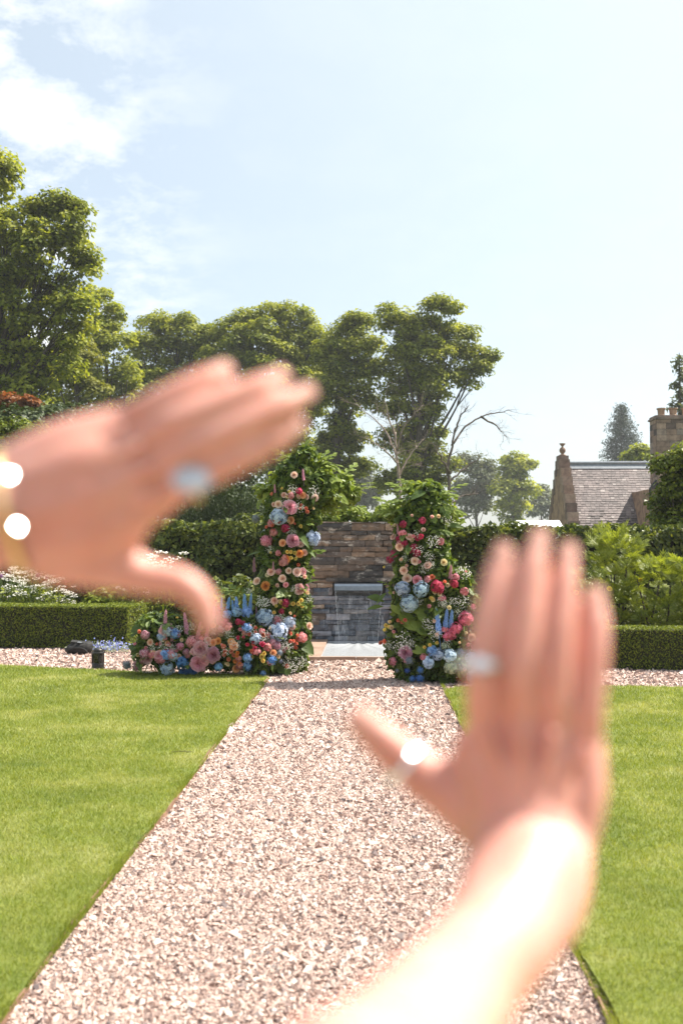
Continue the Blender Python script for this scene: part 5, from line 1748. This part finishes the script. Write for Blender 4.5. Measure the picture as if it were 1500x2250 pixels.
# ==================================================================== PERSON: two raised hands framing the flowers
m, t, b = newmat('skin')
nz = noise(t, 28, 4)
t.links.new(ramp(t, nz, [(.3, (.59, .265, .205)), (.7, (.69, .36, .295))]), b.inputs['Base Color'])
b.inputs['Roughness'].default_value = .48
b.inputs['Specular IOR Level'].default_value = .5
b.inputs['Subsurface Weight'].default_value = .45
b.inputs['Subsurface Radius'].default_value = (1.0, .28, .12)
b.inputs['Subsurface Scale'].default_value = .006
M['skin'] = m
m, t, b = newmat('fingernail')
b.inputs['Base Color'].default_value = (.62, .33, .27, 1); b.inputs['Roughness'].default_value = .65; b.inputs['Specular IOR Level'].default_value = .2
M['nail'] = m
m, t, b = newmat('gold')
b.inputs['Base Color'].default_value = (.90, .66, .32, 1); b.inputs['Metallic'].default_value = 1; b.inputs['Roughness'].default_value = .28
M['gold'] = m
m, t, b = newmat('silver')
b.inputs['Base Color'].default_value = (.88, .90, .94, 1); b.inputs['Metallic'].default_value = 1; b.inputs['Roughness'].default_value = .24
M['silver'] = m
m, t, b = newmat('pale_stone')
b.inputs['Base Color'].default_value = (.44, .49, .58, 1); b.inputs['Roughness'].default_value = .12
b.inputs['Specular IOR Level'].default_value = .7
M['gem'] = m


def limb_tube(pts, sides=18, sub=5):
    """pts: (world xyz, radius); returns a closed rounded tube"""
    X = np.array([p[0] for p in pts]); R_ = np.array([p[1] for p in pts])
    n = len(X)
    u = np.arange(n); uu = np.linspace(0, n - 1, (n - 1) * sub + 1)
    # Catmull-Rom
    def cat(A):
        A = np.asarray(A, float)
        if A.ndim == 1: A = A[:, None]
        out = []
        for q in uu:
            i = min(int(q), n - 2); f = q - i
            p0 = A[max(i - 1, 0)]; p1 = A[i]; p2 = A[i + 1]; p3 = A[min(i + 2, n - 1)]
            out.append(.5 * ((2 * p1) + (-p0 + p2) * f + (2 * p0 - 5 * p1 + 4 * p2 - p3) * f * f + (-p0 + 3 * p1 - 3 * p2 + p3) * f ** 3))
        return np.array(out)
    C = cat(X); R2 = cat(R_)[:, 0]
    t0 = unit(C[0] - C[1]); t1 = unit(C[-1] - C[-2])
    caps0 = [(C[0] + t0 * R2[0] * math.sin(a), R2[0] * math.cos(a)) for a in (1.45, 1.1, .7, .35)]
    caps1 = [(C[-1] + t1 * R2[-1] * math.sin(a), R2[-1] * math.cos(a)) for a in (.35, .7, 1.1, 1.45)]
    C = np.concatenate([[c for c, _ in caps0], C, [c for c, _ in caps1]])
    R2 = np.concatenate([[r for _, r in caps0], R2, [r for _, r in caps1]])
    return tube(C, R2, sides, True)


def px_chain(ch, d0):
    """(x px, y px, radius px[, depth]) -> world points and metres"""
    out = []
    for c in ch:
        d = c[3] if len(c) > 3 else d0
        out.append((H(c[0], c[1], d), c[2] * d / FPX))
    return out


def build_arm(chains, arm_pts, d0, parent, name, fk):
    mb = MB()
    for i, ch in enumerate(chains):
        k = fk if i < 4 else 1.0
        V, F = limb_tube([(p, r * k) for p, r in px_chain(ch, d0)]); mb.add(V, F)
    V, F = limb_tube(arm_pts, 26); mb.add(V, F)
    o = mb.build(name, M['skin'])
    rm = o.modifiers.new('remesh', 'REMESH'); rm.mode = 'VOXEL'; rm.voxel_size = .0021; rm.use_smooth_shade = True
    sm = o.modifiers.new('smooth', 'SMOOTH'); sm.factor = .5; sm.iterations = 1
    dg = bpy.context.evaluated_depsgraph_get()
    me = bpy.data.meshes.new_from_object(o.evaluated_get(dg))
    me.polygons.foreach_set('use_smooth', np.ones(len(me.polygons), bool))
    o.modifiers.clear(); o.data = me; me.name = name
    if not me.materials: me.materials.append(M['skin'])
    child(o, parent)
    return o


person = empty('person', (0, .1, 0), 'person raising both bare hands to frame the flowers, with rings and a bracelet', 'person')
PM = Matrix.Translation(-Vector(person.location))


def sub(o, par):
    o.parent = par
    return o


# right hand, fingers up
dR = .55
Rch = {
    'index': [(1068, 1610, 42, .552), (1058, 1500, 40, .545), (1068, 1390, 37, .548), (1086, 1290, 34, .556), (1098, 1236, 29, .562)],
    'middle': [(1142, 1600, 43, .548), (1143, 1490, 39, .540), (1155, 1360, 37, .545), (1168, 1255, 34, .555), (1178, 1205, 28, .562)],
    'ring': [(1214, 1610, 42, .548), (1220, 1500, 37, .541), (1229, 1380, 35, .546), (1238, 1285, 33, .556), (1243, 1235, 28, .563)],
    'little': [(1284, 1640, 40, .552), (1294, 1545, 36, .548), (1304, 1440, 35, .552), (1307, 1370, 33, .558), (1304, 1333, 29, .563)]}
Rpalm = [[(1100, 1850, 78, .545), (1075, 1720, 62, .548), (1068, 1610, 46, .552)], [(1140, 1860, 78, .540), (1140, 1730, 62, .543), (1142, 1600, 46, .548)],
         [(1190, 1860, 76, .540), (1205, 1730, 60, .543), (1214, 1610, 45, .548)], [(1230, 1850, 74, .545), (1270, 1740, 62, .548), (1284, 1640, 44, .552)],
         [(1110, 1830, 84, .552), (1030, 1765, 74, .558), (965, 1725, 60, .562), (912, 1690, 51, .565), (860, 1646, 45, .565), (812, 1602, 37, .565), (790, 1584, 29, .565)],
         [(1050, 1700, 66, .555), (1035, 1640, 40, .556)], [(1010, 1720, 44, .558), (1030, 1660, 36, .556)]]
Rarm = px_chain([(1160, 1800, 112, .548), (1163, 1880, 134, .540), (1143, 1970, 138, .515), (1093, 2060, 125, .485), (1043, 2120, 123, .462), (988, 2198, 137, .432), (943, 2255, 153, .408),
                 (850, 2390, 192, .36), (760, 2560, 262, .31)], dR)
Rarm += [(np.array([.0, .22, 1.36]), .045), (np.array([.06, .12, 1.33]), .047), (np.array([.12, .03, 1.32]), .05), (np.array([.17, -.06, 1.32]), .055)]
def relief(fingers, wrist):
    out = []
    for c in fingers.values():
        (x, y, r, d), q = c[0], c[2]
        out.append([(x, y, r * .62, d - .0045), (x + (c[1][0] - x) * .25, y + (c[1][1] - y) * .25, r * .55, d - .0043)])        # knuckle
        out.append([(q[0], q[1], q[2] * .62, q[3] - .0030), (q[0] + (c[3][0] - q[0]) * .12, q[1] + (c[3][1] - q[1]) * .12, q[2] * .60, q[3] - .0029)])   # finger joint
        out.append([(x, y, 11, d - .0165), ((x * 2 + wrist[0]) / 3, (y * 2 + wrist[1]) / 3, 10, d - .0180), ((x + wrist[0] * 2) / 3, (y + wrist[1] * 2) / 3, 8, d - .0200)])   # tendon
    fs = list(fingers.values())
    for a_, b_ in zip(fs[:-1], fs[1:]):        # flesh where neighbouring fingers press together, set back from their fronts
        out.append([((p[0] + q[0]) / 2, (p[1] + q[1]) / 2, (p[2] + q[2]) * .22, max(p[3], q[3]) + .0065) for p, q in zip(a_[:4], b_[:4])])
    return out


armR = build_arm(list(Rch.values()) + Rpalm + relief(Rch, (1160, 1850)), Rarm, dR, person, 'arm', .94)
armR['label'] = 'bare arm with the hand held upright, fingers closed and thumb out'
# left hand, fingers to the side
dL = .55
Lch = {
    'little': [(262, 938, 40, .552), (330, 897, 35, .545), (400, 860, 33, .548), (455, 834, 31, .554), (474, 826, 27, .558)],
    'ring': [(300, 980, 43, .548), (385, 932, 38, .540), (480, 890, 36, .544), (560, 857, 34, .552), (595, 842, 29, .558)],
    'middle': [(330, 1032, 45, .548), (425, 982, 39, .540), (530, 933, 37, .545), (615, 893, 33, .553), (655, 875, 27, .560)],
    'index': [(340, 1092, 47, .552), (430, 1045, 41, .545), (520, 1006, 38, .548), (597, 968, 35, .555), (630, 948, 29, .560)]}
Lpalm = [[(0, 1075, 78, .545), (140, 995, 70, .547), (262, 938, 46, .552)], [(0, 1110, 84, .540), (180, 1030, 76, .542), (300, 980, 48, .548)], [(0, 1140, 88, .540), (190, 1090, 80, .542), (330, 1032, 50, .548)],
         [(10, 1165, 84, .545), (190, 1150, 84, .547), (340, 1092, 52, .552)], [(40, 1180, 74, .552), (150, 1208, 80, .556), (245, 1240, 58, .560), (325, 1266, 42, .562), (395, 1280, 36, .562), (437, 1312, 32, .562), (455, 1352, 27, .562), (453, 1380, 20, .562)],
         [(190, 1170, 80, .555), (270, 1150, 60, .556)], [(240, 1200, 60, .558), (285, 1165, 40, .556)]]
Larm = px_chain([(60, 1110, 118, .548), (0, 1122, 128, .545), (-160, 1150, 136, .53), (-420, 1200, 160, .505), (-800, 1290, 190, .47)], dL)
Larm += [(np.array([-.37, .40, 1.545]), .043), (np.array([-.385, .33, 1.52]), .047), (np.array([-.36, .22, 1.47]), .048), (np.array([-.30, .06, 1.40]), .05), (np.array([-.25, -.06, 1.36]), .055)]
armL = build_arm(list(Lch.values()) + Lpalm + relief(Lch, (30, 1115)), Larm, dL, person, 'arm', .94)
armL['label'] = 'bare arm with the hand held level, fingers together and thumb curved down'

# nails
def nail(arm, ch, toward=(0, -1, 0)):
    pts = px_chain(ch, .55)
    a, b_ = pts[-2][0], pts[-1][0]
    ax = unit(b_ - a); n = unit(np.array(toward) - ax * np.dot(toward, ax)); w = np.cross(ax, n)
    r = pts[-1][1]
    V = []
    for j in range(6):
        for i in range(5):
            u = (i - 2) / 2; v = j / 5
            wd = r * .68 * (1 if 0 < j < 5 else .75)
            V.append(b_ + ax * (v * r * 1.7 - r * .35) + w * u * wd + n * (r * 1.02 - .22 * r * u * u - .18 * r * v * v))
    F = np.array([(j * 5 + i, j * 5 + i + 1, (j + 1) * 5 + i + 1, (j + 1) * 5 + i) for j in range(5) for i in range(4)])
    sub(link('fingernail', mesh('fingernail', V, F, M['nail'], smooth=True)), arm)


for ch in Rch.values(): nail(armR, ch, (0, -1, .1))
for ch in Lch.values(): nail(armL, ch, (0, -1, .1))
nail(armR, Rpalm[4][:-1], (.3, -.8, .5)); nail(armL, Lpalm[4][:-1], (.4, -.8, .3))

def glint(c):
    return unit(np.array(TO_SUN) + unit(CP - np.asarray(c)))      # a facet tipped this way catches the sun


HALF = unit(np.array(TO_SUN) + np.array([0, -1.0, 0]))      # facets tipped this way catch the sun


def torus(c, axis, r, r2, mat, parent, name, ell=1.0, upv=(0, 0, 1)):
    axis = unit(np.array(axis)); u = unit(np.cross(upv, axis)); w = np.cross(axis, u)
    a = np.linspace(0, 2 * np.pi, 41)
    pts = c + r * (np.cos(a)[:, None] * u * ell + np.sin(a)[:, None] * w)
    mb = MB(); mb.tube(pts, r2, 8, cap=False)
    return sub(mb.build(name, mat, smooth=True), parent)


def stone(c, n, rx, ry, mat, parent, name, up=(0, 0, 1), h=.4):
    """brilliant-cut stone: table, crown facets, girdle, pavilion"""
    n = unit(np.array(n)); u = unit(np.cross(up, n)); w = np.cross(n, u)
    k = 12
    a = np.linspace(0, 2 * np.pi, k, endpoint=False)
    V = []
    for f, z_ in ((.62, h), (1.0, .05), (1.0, -.05), (.15, -h)):
        V += [c + u * rx * f * math.cos(q) + w * ry * f * math.sin(q) + n * z_ * min(rx, ry) for q in a]
    F = [(j * k + i, j * k + (i + 1) % k, (j + 1) * k + (i + 1) % k, (j + 1) * k + i) for j in range(3) for i in range(k)]
    me = mesh(name, V, [np.array(F), np.array([list(range(k))[::-1], list(range(3 * k, 4 * k))])], mat)
    return sub(link(name, me), parent)


# ring and stone on the level hand
c = H(418, 1053, .545); ax = H(520, 1006, .548) - H(430, 1045, .545)
rg = torus(c, ax, .0118, .0016, M['gold'], armL, 'ring')
stone(H(420, 1055, .530), HALF * .5 + np.array([0, -1, 0]), .0105, .0075, M['gem'], armL, 'ring_stone', h=.35)
# bracelet with two stones
c = H(30, 1122, .546); ax = H(200, 1080, .545) - H(-160, 1150, .53)
torus(c, ax, .0345, .0022, M['gold'], armL, 'bracelet', 1.0)
for (x, y, d) in ((22, 1045, .512), (38, 1158, .508)):
    stone(H(x, y, d), glint(H(x, y, d)), .0015, .0015, M['silver'], armL, 'bracelet_stone')
# rings on the upright hand
c = H(1055, 1460, .546); ax = H(1068, 1390, .548) - H(1058, 1500, .545)
torus(c, ax, .0112, .0026, M['silver'], armR, 'ring')
stone(H(1056, 1462, .531), HALF * .6 + np.array([0, -1, 0]), .0065, .004, M['gem'], armR, 'ring_stone')
c = H(889, 1674, .565); ax = H(862, 1650, .565) - H(915, 1695, .565)
torus(c, ax, .0118, .0026, M['silver'], armR, 'ring')
stone(H(905, 1662, .540), glint(H(905, 1662, .540)), .0026, .0028, M['silver'], armR, 'ring_stone')

# ==================================================================== HAZE
mb = MB(); mb.box((-100, -25, -1.2), (100, 215, 34))
m = bpy.data.materials.new('haze'); m.use_nodes = True
t = m.node_tree; t.nodes.remove(t.nodes['Principled BSDF'])
pv = node(t, 'ShaderNodeVolumePrincipled')
pv.inputs['Color'].default_value = (.93, .96, 1, 1)
pv.inputs['Density'].default_value = .00045
pv.inputs['Anisotropy'].default_value = .1
t.links.new(pv.outputs[0], t.nodes['Material Output'].inputs['Volume'])
o = mb.build('haze', m); o['kind'] = 'stuff'; o['label'] = 'thin pale summer haze over the garden'

# a dropped twig on the lawn
tw = G(400, 1652, .02)
mb = MB(); mb.tube([(-.08, 0, .018), (-.02, .006, .024), (.04, -.004, .022), (.09, .008, .018)], [.004, .0035, .003, .002], 6); mb.tube([(.0, 0, .022), (.03, .03, .026)], [.0025, .0015], 5)
o = mb.build('twig', M['bark'], loc=(tw[0], tw[1], 0)); tag(o, 'small dark twig lying on the lawn beside the gravel path', 'twig')
